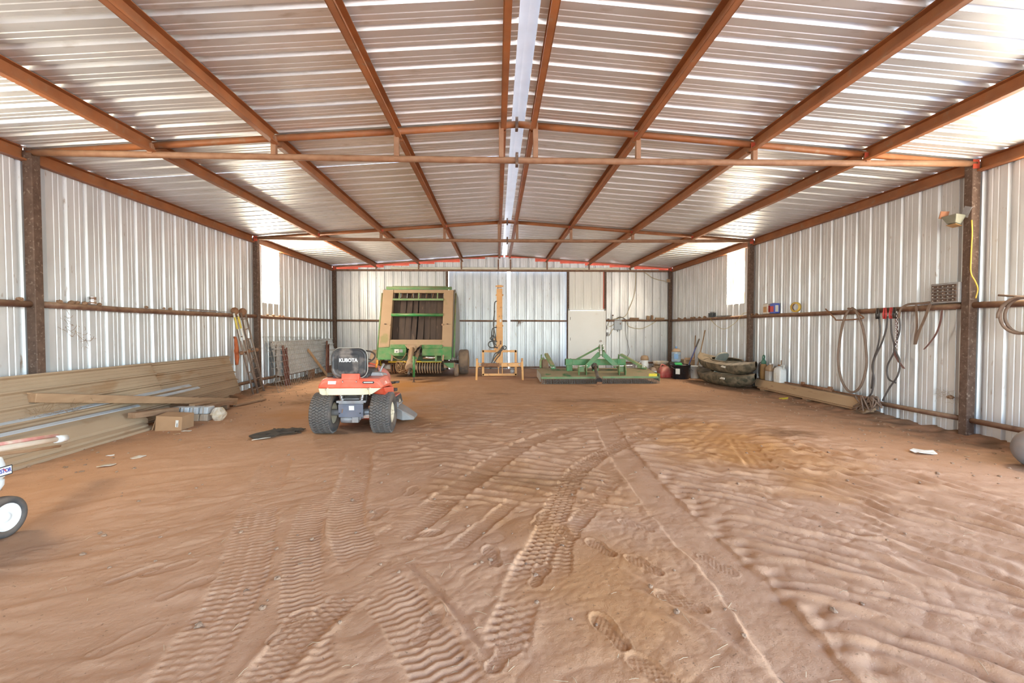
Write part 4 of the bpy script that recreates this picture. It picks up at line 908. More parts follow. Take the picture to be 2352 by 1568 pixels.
# chain guard: 78 hanging chains, each its own part, links interleaved
lk = MB()
for k in range(5):
    torus(lk,(0,0,-0.014-k*0.027),0.013,0.0042,10,5,RX(PI/2) if k % 2 == 0 else RY(PI/2))
cm = lk.mesh('chain')
M['chain'] = mat('dull chain steel', (0.30,0.27,0.24), (0.16,0.13,0.11), rough=0.5, metal=0.5, scale=40); cm.materials.append(M['chain'])
nch = 104
for i in range(nch):
    x = xl+0.03+i*(xr-xl-0.06)/(nch-1); o = obj('chain', cm, None, C); o.location = (x, -0.012+0.01*(i % 2), 0.152); o.scale = (1.15,1,1.08); o.rotation_euler = (0,rnd(-.08,.08),rnd(-.5,.5))
# toolbar tube on legs
mb = MB(); mb.box((0.005,0.70,0.535),(1.70,0.16,0.17)); mb.build('toolbar', M['jdgreen'], C, bevel=0.012)
mb = MB(); mb.box((-0.75,0.69,0.535),(0.19,0.175,0.185)); mb.build('toolbar_sleeve', M['jdgreen'], C, bevel=0.008)
mb = MB(); mb.box((0.72,0.69,0.535),(0.22,0.168,0.178)); mb.build('toolbar_sleeve', M['jdgreen'], C, bevel=0.008)
for x in (-0.73,0.0,0.72): mb = MB(); mb.box((x,0.68,0.37),(0.16,0.15,0.17)); mb.build('gearbox_stand', M['jdgreen'], C, bevel=0.01)
# A-frame
ap = Vector((0.075,0.30,1.00))
for x in (-0.34,0.49):
    mb = MB(); mb.bar((x,0.22,0.44),(ap.x+(0.04 if x>0 else -0.04),0.29,0.80),0.12,0.035,up=(0,-1,0)); mb.build('a_frame_leg', M['jdgreen'], C, bevel=0.005)
for dx in (-0.045,0.045):
    mb = MB(); mb.bar((ap.x+dx,0.28,0.70),(ap.x+dx*0.8,0.30,1.04),0.012,0.09,up=(0,1,0)); mb.build('mast_plate', M['jdgreen2'], C)
for z in (0.90,0.99): mb = MB(); mb.tube([(ap.x-0.08,0.29,z),(ap.x+0.08,0.29,z)],0.016,8); mb.build('top_link_pin', M['chrome'], C)
mb = MB(); mb.bar((ap.x-0.05,0.32,0.96),(-0.58,0.85,0.55),0.05,0.02,up=(0,-1,0)); mb.build('brace', M['jdgreen2'], C, bevel=0.004)
mb = MB(); mb.bar((ap.x+0.05,0.34,0.95),(0.45,0.95,0.50),0.05,0.02,up=(0,-1,0)); mb.build('brace', M['jdgreen2'], C, bevel=0.004)
for x0, x1 in ((-0.56,-0.36),(0.53,0.70)):
    for x in (x0,x1):
        mb = MB(); mb.prism([(-0.06,-0.13),(0.02,-0.14),(0.10,0.02),(0.07,0.15),(-0.05,0.15),(-0.10,0.0)],0.022,TR(x,0.16,0.34) @ Matrix(((0,0,1,0),(1,0,0,0),(0,1,0,0),(0,0,0,1)))); mb.build('hitch_plate', M['jdgreen2'], C, bevel=0.003, fixn=True)
    mb = MB(); mb.tube([(x0-0.16,0.16,0.465),(x1+0.04 if x0<0 else x1+0.2,0.16,0.465)],0.016,8); mb.build('hitch_pin', M['chrome'], C)
    mb = MB(); mb.box(((x0+x1)/2,0.24,0.38),(0.14,0.08,0.16)); mb.build('hitch_block', M['jdgreen2'], C, bevel=0.01)
# tail wheel arms
mb = MB(); mb.bar((-1.30,1.45,0.72),(-1.16,0.95,0.40),0.11,0.07); mb.tube(spline([(-1.50,1.1,0.34),(-1.48,1.2,0.56),(-1.38,1.35,0.60)],5),0.03,8); mb.build('wheel_arm', M['jdgreen2'], C, bevel=0.006)
mb = MB(); mb.bar((0.93,1.4,0.70),(1.38,0.90,0.40),0.11,0.07); mb.bar((1.3,0.95,0.38),(1.50,0.80,0.34),0.1,0.06); mb.build('wheel_arm', M['jdgreen2'], C, bevel=0.006)
for x in (-1.16,1.42):
    mb = MB(); mb.box((x,0.86,0.365),(0.12,0.10,0.07)); mb.build('arm_clevis', M['jdgreen'], C, bevel=0.005); mb = MB(); mb.tube([(x-0.08,0.82,0.38),(x+0.08,0.82,0.38)],0.014,8); mb.build('clevis_pin', M['chrome'], C)
for x in (-1.32,1.0):
    wh = bpy.data.objects.new('tail_wheel', None); COL.objects.link(wh); wh.parent = C; wh.location = (x,1.62,0.28); tyre(MB(),0.28,0.18,0.14).build('tyre', M['dtyre'], wh); rim_disc(MB(),0.14,0.18,1).build('rim', M['jdgreen2'], wh)
    mb = MB(); mb.bar((x-0.12,1.45,0.70),(x-0.12,1.62,0.26),0.03,0.06); mb.build('wheel_fork', M['jdgreen2'], C)
# driveline lying forward on the ground
mb = MB(); mb.lathe([(0.05,0),(0.085,0.03),(0.085,0.14),(0.06,0.17)],18,TR(-0.10,0.36,0.47) @ RX(PI/2+0.3)); mb.build('gearbox_shield', M['black'], C)
mb = MB(); mb.tube([(-0.105,0.22,0.44),(-0.16,-0.45,0.16)],0.045,12); mb.build('drive_shaft', M['rubber'], C)
mb = MB(); K = TR(-0.16,-0.42,0.18) @ Vector((-0.06,-0.7,-0.22)).normalized().to_track_quat('Z','Y').to_matrix().to_4x4(); mb.lathe([(0.05,0),(0.075,0.03),(0.085,0.10),(0.08,0.13)],16,K); mb.build('shaft_bell', M['black'], C)
mb = MB(); mb.box((-0.175,-0.58,0.085),(0.09,0.10,0.07)); mb.tube([(-0.24,-0.60,0.06),(-0.10,-0.60,0.10)],0.03,8); mb.build('yoke', M['rustbrown'], C, bevel=0.012)
mb = MB(); mb.box((1.40,-0.026,0.235),(0.22,0.012,0.075),rot=(0.15,0,0)); mb.build('sticker', mat('yellow sticker',(0.9,0.74,0.03),(0.92,0.82,0.15),rough=0.4,scale=30), C, label='bright yellow warning sticker at the right front corner')

# ------------------------------------------------------------------ left side: leaning sheets, trim pile, timber
M['dustsheet'] = mat('dust coated sheet', (0.46,0.335,0.22), (0.40,0.28,0.18), rough=0.75, scale=2.0, stretch=(1,0.4,1), spots=(0.36,0.22,0.12), spot_scale=4, spot_lo=0.58, spot_hi=0.7)
M['palemetal'] = mat('pale blue galvanised trim', (0.62,0.68,0.74), (0.56,0.61,0.66), rough=0.4, metal=0.35, scale=3, stretch=(1,0.4,1), spots=(0.45,0.35,0.25), spot_scale=5, spot_lo=0.6, spot_hi=0.75)
M['timber'] = mat('dusty timber', (0.36,0.215,0.12), (0.43,0.27,0.155), rough=0.85, scale=3, stretch=(6,1,6))
M['oldwood'] = mat('old brown wood', (0.24,0.135,0.075), (0.33,0.20,0.12), rough=0.85, scale=4, stretch=(6,1,6), dust=DUST, dust_amt=0.6)
M['cardboard'] = mat('cardboard', (0.40,0.235,0.125), (0.44,0.265,0.145), rough=0.85, scale=5)
RS = 1.7
def lean_sheet(name, y0, y1, xb0, xb1, zt, skew, m, mxt=-6.045, wid=0.95, off=0.0, zoff=0.0, flip=1):
    """ribbed sheet lying lengthwise, foot on the ground, top against the wall girt side; xb0/xb1 = foot x at y0/y1"""
    def f(u, d, t):
        q = u/(wid*RS); y = y0+(y1-y0)*t+skew*(1-q)*t; xb = xb0+(xb1-xb0)*t
        b = Vector((xb, y, zoff)); tp = Vector((mxt, y, zt)); n = (tp-b).cross(Vector((0,1,0))).normalized()
        if n.x < 0: n = -n
        return b+(tp-b)*q+n*(d*1.1*flip)
    mb = sheet(0, wid*RS, off, f, 6); o = mb.build(name, M[m]); return o
o = lean_sheet('leaning_roof_sheet', 2.2, 9.95, -5.45, -6.02, 0.90, 0.45, 'dustsheet', off=0.07); tag(o, 'long tan dust-covered ribbed sheet leaning along the left wall, reaching farthest back', 'metal sheet', 'dusty sheets leaning on the left wall')
o = lean_sheet('leaning_roof_sheet', 1.8, 7.7, -5.36, -5.72, 0.905, 0.10, 'dustsheet', mxt=-6.01, off=0.10); tag(o, 'shorter dusty ribbed sheet overlapping in front of the long leaning one', 'metal sheet', 'dusty sheets leaning on the left wall')
# pile of long flashing on the ground: base sheets
def long_piece(name, prof, y0, y1, x0, x1, z0, z1, m, label, cat, group='trim pieces in the pile by the left wall', rollx=0.0):
    """profile (x,z) swept from y0 to y1 with drift of origin"""
    mb = MB(); rings = []
    for i in range(5):
        t = i/4; rings.append([(x0+(x1-x0)*t+px, y0+(y1-y0)*t, z0+(z1-z0)*t+pz) for px, pz in prof])
    mb.loft(rings, smooth=False); return tag(mb.build(name, M[m], fixn=True), label, cat, group)
def folded(w_, tilt, lip=0.05, th=0.012):
    """folded trim: sloping face with down-turned lips"""
    c, s = math.cos(tilt), math.sin(tilt); a = [(-w_/2*c, w_/2*s), (w_/2*c, -w_/2*s), (w_/2*c, -w_/2*s-lip)]
    return a+[(w_/2*c-th, -w_/2*s-lip), (w_/2*c-th, -w_/2*s-th*0.6), (-w_/2*c, w_/2*s-th)]
long_piece('flashing_strip', folded(0.34,0.10,0.045), 2.2, 6.85, -5.36, -5.47, 0.055, 0.05, 'dustsheet', 'lowest dusty folded flashing lying on the sand at the pile edge', 'flashing')
long_piece('flashing_strip', folded(0.36,0.35,0.05), 2.2, 6.80, -5.44, -5.55, 0.15, 0.13, 'dustsheet', 'dusty flashing second from the ground in the left wall pile', 'flashing')
long_piece('flashing_strip', folded(0.27,0.62,0.06), 2.2, 6.9, -5.47, -5.57, 0.235, 0.21, 'dustsheet', 'wide tan flashing face sloping toward the camera in the pile', 'flashing')
long_piece('metal_trim', folded(0.045,0.5,0.010,0.006), 2.2, 7.0, -5.53, -5.66, 0.335, 0.32, 'palemetal', 'lower of two long pale blue metal trims on the pile', 'metal trim')
long_piece('metal_trim', folded(0.055,0.5,0.010,0.006), 2.2, 8.45, -5.67, -5.86, 0.385, 0.45, 'palemetal', 'upper long pale blue metal trim on the pile', 'metal trim')
long_piece('metal_trim', folded(0.05,0.5,0.010,0.006), 7.0, 8.6, -5.73, -5.80, 0.37, 0.39, 'palemetal', 'short pale trim end showing beyond the timber beam', 'metal trim')
# straw caught behind the pile
mb = MB(); rr = random.Random(5)
for k in range(60):
    p = Vector((-5.70+rr.uniform(-.06,.06), 5.75+rr.uniform(-.3,.5), 0.43+rr.uniform(-.03,.08))); d = Vector((rr.uniform(-1,1),rr.uniform(-1,1),rr.uniform(-.2,.9))).normalized()*rr.uniform(.05,.16); mb.tube([p,p+d],0.002,3,cap=False)
tag(mb.build('straw', M['twine']), 'thin dry straw caught on the trim pile under the beam', 'straw', kind='stuff')
# long box beam across the pile
R_b = thing('timber_beam', 'long dusty box beam lying slanted across the trim pile', 'beam', (0,0,0))
mb = MB(); mb.bar((-5.84,5.60,0.64),(-5.34,8.92,0.075),0.13,0.11); mb.build('beam_body', M['timber'], R_b, bevel=0.008)
mb = MB(); mb.bar((-5.885,5.58,0.70),(-5.42,8.7,0.14),0.05,0.02); mb.build('beam_lip', M['timber'], R_b)
for i, (a, b, w_, h_, lab) in enumerate((((-5.42,6.55,0.245),(-5.30,7.25,0.20),0.13,0.075,'short brown board end resting on the pile tip'),((-5.22,7.62,0.16),(-5.24,8.6,0.10),0.14,0.05,'brown board lying beneath the slanted box beam'),((-5.28,7.60,0.215),(-5.34,8.1,0.18),0.09,0.035,'pale thin board on top of the brown board'),((-5.22,8.7,0.02),(-5.05,9.5,0.02),0.06,0.03,'narrow strip of wood on the sand past the beam'))):
    mb = MB(); mb.bar(a, b, w_, h_); tag(mb.build('wood_board', M['oldwood'] if i != 2 else M['timber'], bevel=0.004), lab, 'board', 'loose boards by the pile')
for i in range(3):
    mb = MB(); mb.box((-5.24+0.0*i,7.72+0.36*i,0.055+0.01*(2-i)),(0.12,0.07,0.13-0.02*i)); tag(mb.build('wood_block', M['oldwood'], bevel=0.004), ['squared wood block under the near board end','squared wood block midway beneath the brown board','squared wood block farthest back beneath the brown board'][i], 'block', 'blocks under the boards')
# cardboard box
CB = thing('cardboard_box', 'brown cardboard box with a white label beside the trim pile', 'box', (-5.02,6.82,hz(-5.02,6.82)-0.005), 0.06)
mb = MB(); mb.loft([[(-0.18,-0.15,0),(0.18,-0.15,0),(0.18,0.15,0),(-0.18,0.15,0)],[(-0.165,-0.14,0.22),(0.195,-0.15,0.20),(0.19,0.15,0.21),(-0.17,0.14,0.235)]],smooth=False); mb.build('box_body', M['cardboard'], CB, bevel=0.005, fixn=True)
mb = MB(); mb.box((-0.19,0,0.115),(0.006,0.27,0.22),rot=(0,0.35,0)); mb.build('box_flap', M['cardboard'], CB)
mb = MB(); mb.box((0.125,-0.155,0.105),(0.038,0.004,0.10),rot=(0.03,0.12,0)); mb.build('label', M['label'], CB)
mb = MB(); mb.box((0.127,-0.158,0.085),(0.006,0.003,0.05),rot=(0.03,0.12,0)); mb.build('label_print', M['darkink'], CB)
# grey blocks in two rows
M['greyblock'] = mat('pale grey plastic wrap', (0.52,0.57,0.62), (0.44,0.47,0.50), rough=0.45, scale=8, dust=DUST, dust_amt=0.25); M['greyblock2'] = mat('grey brown block', (0.34,0.28,0.23), (0.40,0.34,0.28), rough=0.7, scale=8, dust=DUST, dust_amt=0.4)
for i in range(8):
    r_, c_ = divmod(i, 4); w_ = 0.135; x = -5.38+c_*0.145; nm = ['first','second','third','fourth'][c_]
    Bk = thing('wrapped_block', '%s from the left in the %s row of grey wrapped blocks' % (nm, ['bottom','top'][r_]), 'block', (x,7.42+c_*0.01,0.0+r_*0.112), 0.05*((i*7) % 3-1), 'grey wrapped blocks')
    mb = MB(); mb.loft([[(-w_/2,-0.10,0),(w_/2,-0.10,0),(w_/2,0.10,0),(-w_/2,0.10,0)],[(-w_/2+0.012,-0.085,0.11),(w_/2,-0.085,0.11),(w_/2,0.10,0.105),(-w_/2+0.012,0.10,0.105)]],smooth=False); mb.build('wrapped_body', M['greyblock'] if r_ else M['greyblock2'], Bk, bevel=0.012, fixn=True)
    mb = MB(); mb.box((0,-0.098,0.055),(0.012,0.006,0.10),rot=(-0.13,0,0)); mb.build('seam', M['greyblock2'], Bk)
M['film'] = mat('clear plastic bag', (0.80,0.76,0.70), (0.70,0.55,0.36), rough=0.2, scale=9, alpha=0.75)
mb = MB(); rr = random.Random(9); rings = []
for i in range(7):
    t = i/6; r0 = 0.10*math.sin(PI*(0.18+0.7*t))+0.01; rings.append([(r0*(1+rr.uniform(-.18,.18))*math.cos(a/10*2*PI)*1.0, r0*(1+rr.uniform(-.18,.18))*math.sin(a/10*2*PI), 0.21*t) for a in range(10)])
mb.loft(rings, smooth=False); o = mb.build('plastic_bag', M['film']); o.location = (-4.745,7.42,0.0); tag(o, 'crumpled clear plastic bag at the end of the grey blocks', 'bag')

# ------------------------------------------------------------------ items on the left girt
GZ = 1.775+0.042
def clod(mb, c, r, seed, flat=0.7):
    rr = random.Random(seed); vs_ = []; n, m = 9, 5
    for i in range(m):
        ph = PI*i/(m-1)
        for k in range(n):
            a = 2*PI*k/n; q = r*(1+rr.uniform(-.25,.25)); vs_.append((c[0]+q*math.sin(ph)*math.cos(a), c[1]+q*math.sin(ph)*math.sin(a)*1.2, c[2]+q*flat*math.cos(ph)))
    mb.add(vs_, [(i*n+k, i*n+(k+1) % n, (i+1)*n+(k+1) % n, (i+1)*n+k) for i in range(m-1) for k in range(n)], False); return mb
nests = [(-6.085,y,GZ+0.012,r) for y, r in ((5.75,0.035),(6.25,0.035),(6.42,0.04),(6.50,0.035),(6.62,0.035),(6.86,0.03),(7.75,0.03),(8.15,0.025),(8.3,0.03),(11.75,0.03),(12.05,0.035),(12.4,0.03),(12.6,0.025))]
names_ = ['just before the near post','just past the near post','second past the near post','between nest lumps before the silver can','right before the silver can','right behind the silver can','alone midway to the ladders','ahead of the flat bar','nearest the flat bar','below the left window','under the window centre','under the far window edge','last one past the left window']
for i, (x, y, z, r) in enumerate(nests):
    o = clod(MB(), (0,0,0), r, 100+i).build('mud_nest', M['dirt'], fixn=True); o.location = (x, y, z-0.004); tag(o, 'dried mud dauber lump on the left girt, '+names_[i], 'mud nest', 'mud lumps on the left girt')
CN = thing('steel_can', 'shiny silver tin can standing on the left wall girt', 'can', (-6.085,6.74,GZ))
mb = MB(); mb.lathe([(0.05,0),(0.052,0.005),(0.05,0.01),(0.05,0.03),(0.048,0.033),(0.05,0.037),(0.05,0.06),(0.048,0.063),(0.05,0.067),(0.05,0.10),(0.0525,0.104),(0.05,0.108),(0.046,0.104),(0.046,0.01),(0,0.01)],22); mb.build('can_body', M['chrome'], CN)
mb = MB(); mb.lathe([(0.0495,0),(0.0505,0.001),(0.0505,0.015),(0.0495,0.016)],22,TR(0,0,0.012)); mb.build('can_rust_band', M['rustbrown'], CN)
FB = thing('flat_bar', 'dusty grey flat steel bar lying along the left girt', 'bar', (-6.085,9.45,GZ))
mb = MB(); mb.bar((0,-0.70,0.012),(0,0.55,0.012),0.03,0.012); mb.build('bar_body', M['greysteel'], FB); mb = MB(); mb.box((0,-0.1,0.022),(0.034,0.05,0.02)); mb.build('bar_clip', M['chrome'], FB); mb = MB(); mb.bar((0.0,-0.72,0.028),(0,0.2,0.024),0.02,0.010); mb.build('thin_strip', M['oldwood'], FB)
# cobweb tangle hanging below the girt
mb = MB(); rr = random.Random(21)
for k in range(40):
    t = rr.random(); p = Vector((-6.12, 6.35+0.40*t+rr.uniform(-.08,.08), 1.58-0.32*t+rr.uniform(-.10,.10))); q = p+Vector((rr.uniform(-.01,.02),rr.uniform(-.10,.10),rr.uniform(-.10,.06))); mb.tube([p,(p+q)/2+Vector((0.01,0,-0.01)),q],0.0025,3,cap=False)
tag(mb.build('cobweb', M['oldwood']), 'brown cobweb tangle stuck on the left wall below the girt', 'cobweb', kind='stuff')

# ------------------------------------------------------------------ leaning rail stands by the middle post
M['oldsteel'] = mat('dull rusty steel', (0.30,0.23,0.185), (0.20,0.14,0.11), rough=0.65, metal=0.3, scale=12, dust=DUST, dust_amt=0.3)
M['tapeyellow'] = mat('yellow sticker', (0.75,0.58,0.08), (0.68,0.52,0.1), rough=0.5); 
def rail_ladder(name, base, top, half, label, stickers, nr):
    t = thing(name, label, 'ladder', (0,0,0), group='rusty narrow ladders against the left girt'); a = Vector(base); b = Vector(top); d = b-a; sd = Vector((0.30,1,0)); sd = (sd-d*(sd.dot(d)/d.length_squared)).normalized()
    for s in (-1,1):
        mb = MB(); mb.tube([a+sd*half*s*1.15, a+d*0.5+sd*half*s*1.05, b+sd*half*s*0.8],0.020,8); r = mb.build('rail', M['oldsteel'], t)
        if stickers:
            for f0, f1, m_ in ((0.80,0.94,'tapeyellow'),(0.66,0.80,'label'),(0.94,0.985,'label')): mb = MB(); mb.tube([a+d*f0+sd*half*s*0.9, a+d*f1+sd*half*s*0.84],0.0225,8,cap=False); mb.build('sticker', M[m_], r)
    for i in range(nr):
        f = 0.06+0.86*i/(nr-1); mb = MB(); mb.tube([a+d*f-sd*half*1.2, a+d*f+sd*half*1.2],0.012,6); mb.build('rung', M['oldsteel'], t)
    mb = MB(); c = b+d.normalized()*0.02; K = TR(c) @ (Vector((1,-0.9,0.2)).normalized().to_track_quat('Z','Y').to_matrix().to_4x4()); mb.lathe([(0.0,-0.02),(0.075,-0.02),(0.082,0),(0.075,0.02),(0.03,0.022),(0,0.024)],20,K); mb.build('top_pulley', M['rustbrown'], t)
    for s in (-1,1):
        c = a+d*0.52+sd*half*1.9*s; mb = MB(); mb.lathe([(0,-0.02),(0.04,-0.02),(0.045,0),(0.04,0.02),(0,0.024)],14,TR(c) @ (Vector((1,-0.9,0.2)).normalized().to_track_quat('Z','Y').to_matrix().to_4x4())); mb.build('side_knob', M['rustbrown'], t)
    mb = MB(); mb.tube([a+d*0.52-sd*half*2,a+d*0.52+sd*half*2],0.014,6); mb.build('knob_rod', M['rustbrown'], t)
    return t
rail_ladder('rail_ladder', (-5.72,10.42,0.0), (-6.00,10.16,1.84), 0.055, 'rusty narrow ladder with yellow and white stickers leaning on the girt', True, 5)
rail_ladder('rail_ladder', (-5.78,10.78,0.0), (-6.00,10.47,1.84), 0.075, 'plain rusty ladder nearer the middle post, beside the stickered one', False, 8)
mb = MB(); mb.tube([(-5.90,11.15,0.0),(-5.99,10.62,1.25)],0.022,8); mb.box((-5.955,10.83,0.76),(0.05,0.07,0.14)); o = mb.build('steel_prop', M['oldsteel']); tag(o, 'thin rusty steel prop beside the two leaning ladders', 'prop')
mb = MB(); mb.bar((-5.80,10.92,0.02),(-5.83,10.84,0.30),0.05,0.03); tag(mb.build('pale_stake', M['timber']), 'short pale wooden stake at the ladder foot', 'stake')
# orange rag hanging behind
mb = MB(); rr = random.Random(4); rings = []
for i in range(9):
    t = i/8; w_ = 0.035+0.07*math.sin(PI*min(1,t*0.9)); rings.append([(-6.03+0.02*math.cos(k*1.3)+rr.uniform(-.012,.012), 10.18+0.05*t+w_*(k/5-0.5)*1.6, 1.30-0.62*t+rr.uniform(-.01,.01)) for k in range(6)])
mb.loft(rings, cap=False, closed=False); o = mb.build('orange_rag', mat('faded orange cloth',(0.60,0.16,0.06),(0.50,0.13,0.05),rough=0.85,scale=9)); md = o.modifiers.new('thick','SOLIDIFY'); md.thickness = 0.008; tag(o, 'faded orange rag hanging behind the leaning ladders', 'rag')

# ------------------------------------------------------------------ sheet, wire panel and boards beyond the middle post
o = lean_sheet('dented_roof_sheet', 11.75, 16.05, -5.86, -5.90, 1.15, 0.15, 'palesheet' if 'palesheet' in M else 'wallmetal', wid=0.93, off=0.05, zoff=0.25, mxt=-6.03); tag(o, 'weathered pale ribbed sheet leaning under the left window', 'metal sheet')
for i in range(3):
    mb = MB(); mb.box((-5.90,12.2+i*1.75,0.125),(0.14,0.2,0.27)); tag(mb.build('support_block', M['rustbrown'], bevel=0.01), ['rust-brown block under the near end of the pale sheet','rust-brown block under the middle of the pale sheet','rust-brown block under the far end of the pale sheet'][i], 'block', 'blocks holding the pale sheet')
W_ = thing('livestock_fence', 'tall grid wire fence panel leaning in front of the pale sheet', 'wire panel', (0,0,0)); M['wire'] = mat('dull wire', (0.42,0.42,0.40), (0.30,0.24,0.20), rough=0.5, metal=0.5, scale=14)
def wp(u, v):   # u along y 0..1, v up 0..1
    y = 10.6+4.4*u; xb = -5.30-0.50*u; return Vector((xb+(-6.02-xb)*v+0.02*math.sin(u*9), y+0.75*v*(1-u), 0.0+1.28*v-0.08*u*v))
for i in range(30):
    u = i/29; mb = MB(); mb.tube([wp(u,v) for v in (0,.25,.5,.75,1)],0.0035,4); mb.build('vertical_wire', M['wire'], W_)
for j in range(10):
    v = (j/9)**0.8; mb = MB(); mb.tube([wp(u/8,v) for u in range(9)],0.0035,4); mb.build('horizontal_wire', M['wire'], W_)
M['oxblood'] = mat('dark red steel', (0.10,0.018,0.016), (0.15,0.03,0.025), rough=0.5, scale=6, dust=DUST, dust_amt=0.3)
def chan(name, a, b, w_, label):
    t = thing(name, label, 'steel channel', (0,0,0), group='dark red channels leaning on the left wall'); mb = MB(); mb.bar(a, b, w_, 0.012, up=(1,0,0)); mb.build('web', M['oxblood'], t)
    a = Vector(a); b = Vector(b); d = (b-a).normalized(); s = d.cross(Vector((1,0,0))).normalized()
    for k in (-1,1): mb = MB(); mb.bar(a+s*k*w_/2+Vector((.025,0,0)), b+s*k*w_/2+Vector((.025,0,0)), 0.012, 0.05, up=(1,0,0)); mb.build('flange', M['oxblood'], t)
chan('steel_channel', (-5.72,11.95,0.0), (-5.98,12.35,1.0), 0.20, 'dark red steel channel leaning near the middle post')
chan('steel_channel', (-5.72,14.7,0.0), (-5.99,15.5,1.02), 0.18, 'dark red steel channel leaning near the back corner')
mb = MB(); mb.bar((-5.60,14.45,0.0),(-5.92,13.75,0.86),0.09,0.03,up=(1,0,0)); tag(mb.build('wooden_stake', M['timber'], bevel=0.004), 'tan wooden stake leaning between the two red channels', 'stake')
mb = MB(); mb.tube(spline([(-5.98,11.95,1.06),(-5.95,11.85,0.8),(-5.9,11.75,0.6),(-5.86,11.72,0.4),(-5.8,11.5,0.2),(-5.78,11.35,0.1)],5),0.014,6); tag(mb.build('black_rope', M['black']), 'black cord hanging along the near edge of the pale sheet', 'rope')

# ------------------------------------------------------------------ tow sprayer at the left frame edge
S = thing('tow_sprayer', 'white spot sprayer tank on a small wheel at the left frame edge', 'sprayer', (-3.72,3.27,0.0), 0.0)
M['poly'] = mat('white polyethylene', (0.80,0.82,0.82), (0.74,0.75,0.74), rough=0.4, scale=5, spots=(0.60,0.55,0.48), spot_scale=7, spot_lo=0.64, spot_hi=0.8)
def tr_ring(y0, y1, x0, x1, z, r): return [((x0+x1)/2+px, (y0+y1)/2+py, z) for px, py in rrect(x1-x0, y1-y0, r, 5)]
mb = MB(); mb.loft([tr_ring(-0.42,-0.03,-0.62,-0.06,0.265,0.10), tr_ring(-0.46,0.03,-0.66,-0.03,0.30,0.10), tr_ring(-0.48,0.075,-0.68,-0.02,0.36,0.10), tr_ring(-0.48,0.078,-0.68,-0.02,0.395,0.10), tr_ring(-0.47,0.062,-0.67,-0.03,0.405,0.10), tr_ring(-0.48,0.08,-0.68,-0.02,0.415,0.10), tr_ring(-0.48,0.085,-0.68,-0.02,0.50,0.10), tr_ring(-0.47,0.075,-0.66,-0.03,0.55,0.10), tr_ring(-0.42,0.03,-0.6,-0.06,0.58,0.09)]); tk = mb.build('tank', M['poly'], S, fixn=True)
mb = MB(); mb.lathe([(0.07,0),(0.075,0.03),(0.07,0.035),(0,0.036)],20,TR(-0.35,-0.2,0.58)); mb.build('tank_lid', M['black'], S)
# label on the face turned to +x
mb = MB(); mb.box((-0.018,-0.02,0.463),(0.004,0.17,0.062)); dl = mb.build('tank_label', M['label'], S, label='white label with dark border and lettering')
mb = MB()
for z in (0.433,0.493): mb.box((-0.0155,-0.02,z),(0.003,0.17,0.006))
mb.box((-0.0155,0.064,0.463),(0.003,0.004,0.062)); mb.build('label_border', M['darkink'], dl)
M['bluekey'] = mat('blue print', (0.06,0.08,0.35), rough=0.5); M['redkey'] = mat('red print', (0.5,0.06,0.08), rough=0.5)
textmesh('ESTOR', 0.040, 'lettering', M['bluekey'], dl, (-0.0145,0.058,0.463), (PI/2,0,PI/2), 0.001, 'RIGHT', bold=0.0008, sx=0.72)
mb = MB(); mb.box((-0.0138,0.015,0.470),(0.003,0.006,0.03),rot=(0.7,0,0)); mb.build('tick_mark', M['redkey'], dl)
wh = bpy.data.objects.new('wheel', None); COL.objects.link(wh); wh.parent = S; wh.location = (-0.02,0.0,0.142)
tyre(MB(),0.142,0.075,0.095,36,0.006).build('tyre', M['rubber'], wh); mb = MB(); mb.lathe([(0.096,-0.03),(0.096,0.030),(0.088,0.033),(0.080,0.022),(0.035,0.012),(0.03,0.03),(0.012,0.032),(0.0,0.034)],28,RY(PI/2)); mb.build('rim', M['poly'], wh)
mb = MB(); mb.tube([(-0.02,0,0.142),(-0.62,0,0.142)],0.012,8); mb.box((-0.35,-0.2,0.24),(0.5,0.4,0.03)); mb.box((-0.1,0,0.19),(0.03,0.06,0.12)); mb.box((-0.6,0,0.19),(0.03,0.06,0.12)); mb.build('carriage', M['greysteel'], S)
wh = bpy.data.objects.new('wheel', None); COL.objects.link(wh); wh.parent = S; wh.location = (-0.66,0.0,0.142); tyre(MB(),0.142,0.075,0.095,36,0.006).build('tyre', M['rubber'], wh)
# spray wand lying over the tank, red and pale
M['bleachred'] = mat('bleached red tube', (0.72,0.30,0.26), (0.78,0.62,0.50), rough=0.5, scale=7, stretch=(1,1,1)); M['ivory'] = mat('ivory tube', (0.74,0.62,0.50), (0.70,0.58,0.46), rough=0.5)
wand = thing('spray_boom', 'pale and red folded spray boom sticking out above the tank', 'spray boom', (0,0,0))
mb = MB(); mb.tube([(-4.05,3.10,0.585),(-4.28,4.05,0.475),(-4.36,4.38,0.435)],0.024,10); mb.build('boom_tube', M['ivory'], wand); mb = MB(); mb.tube([(-4.10,3.20,0.605),(-4.29,4.00,0.515),(-4.36,4.34,0.475)],0.015,8); mb.build('boom_strip', M['bleachred'], wand)
mb = MB(); mb.tube([(-4.34,4.30,0.445),(-4.375,4.43,0.425)],0.034,10); mb.build('boom_tip', M['poly'], wand); mb = MB(); mb.tube([(-4.11,3.42,0.53),(-4.12,3.45,0.63)],0.02,8); mb.box((-4.115,3.44,0.63),(0.03,0.06,0.03),rot=(0,0,0.4)); mb.build('nozzle', M['chrome'], wand); mb = MB(); mb.tube([(-4.08,3.2,0.555),(-4.28,4.0,0.42),(-4.4,4.4,0.36)],0.012,8); mb.build('boom_rod', M['timber'], wand)
mb = MB(); mb.tube([(-4.08,3.3,0.54),(-4.06,3.25,0.30)],0.02,8); mb.box((-4.2,3.24,0.56),(0.3,0.05,0.03)); mb.build('boom_bracket', M['greysteel'], wand)
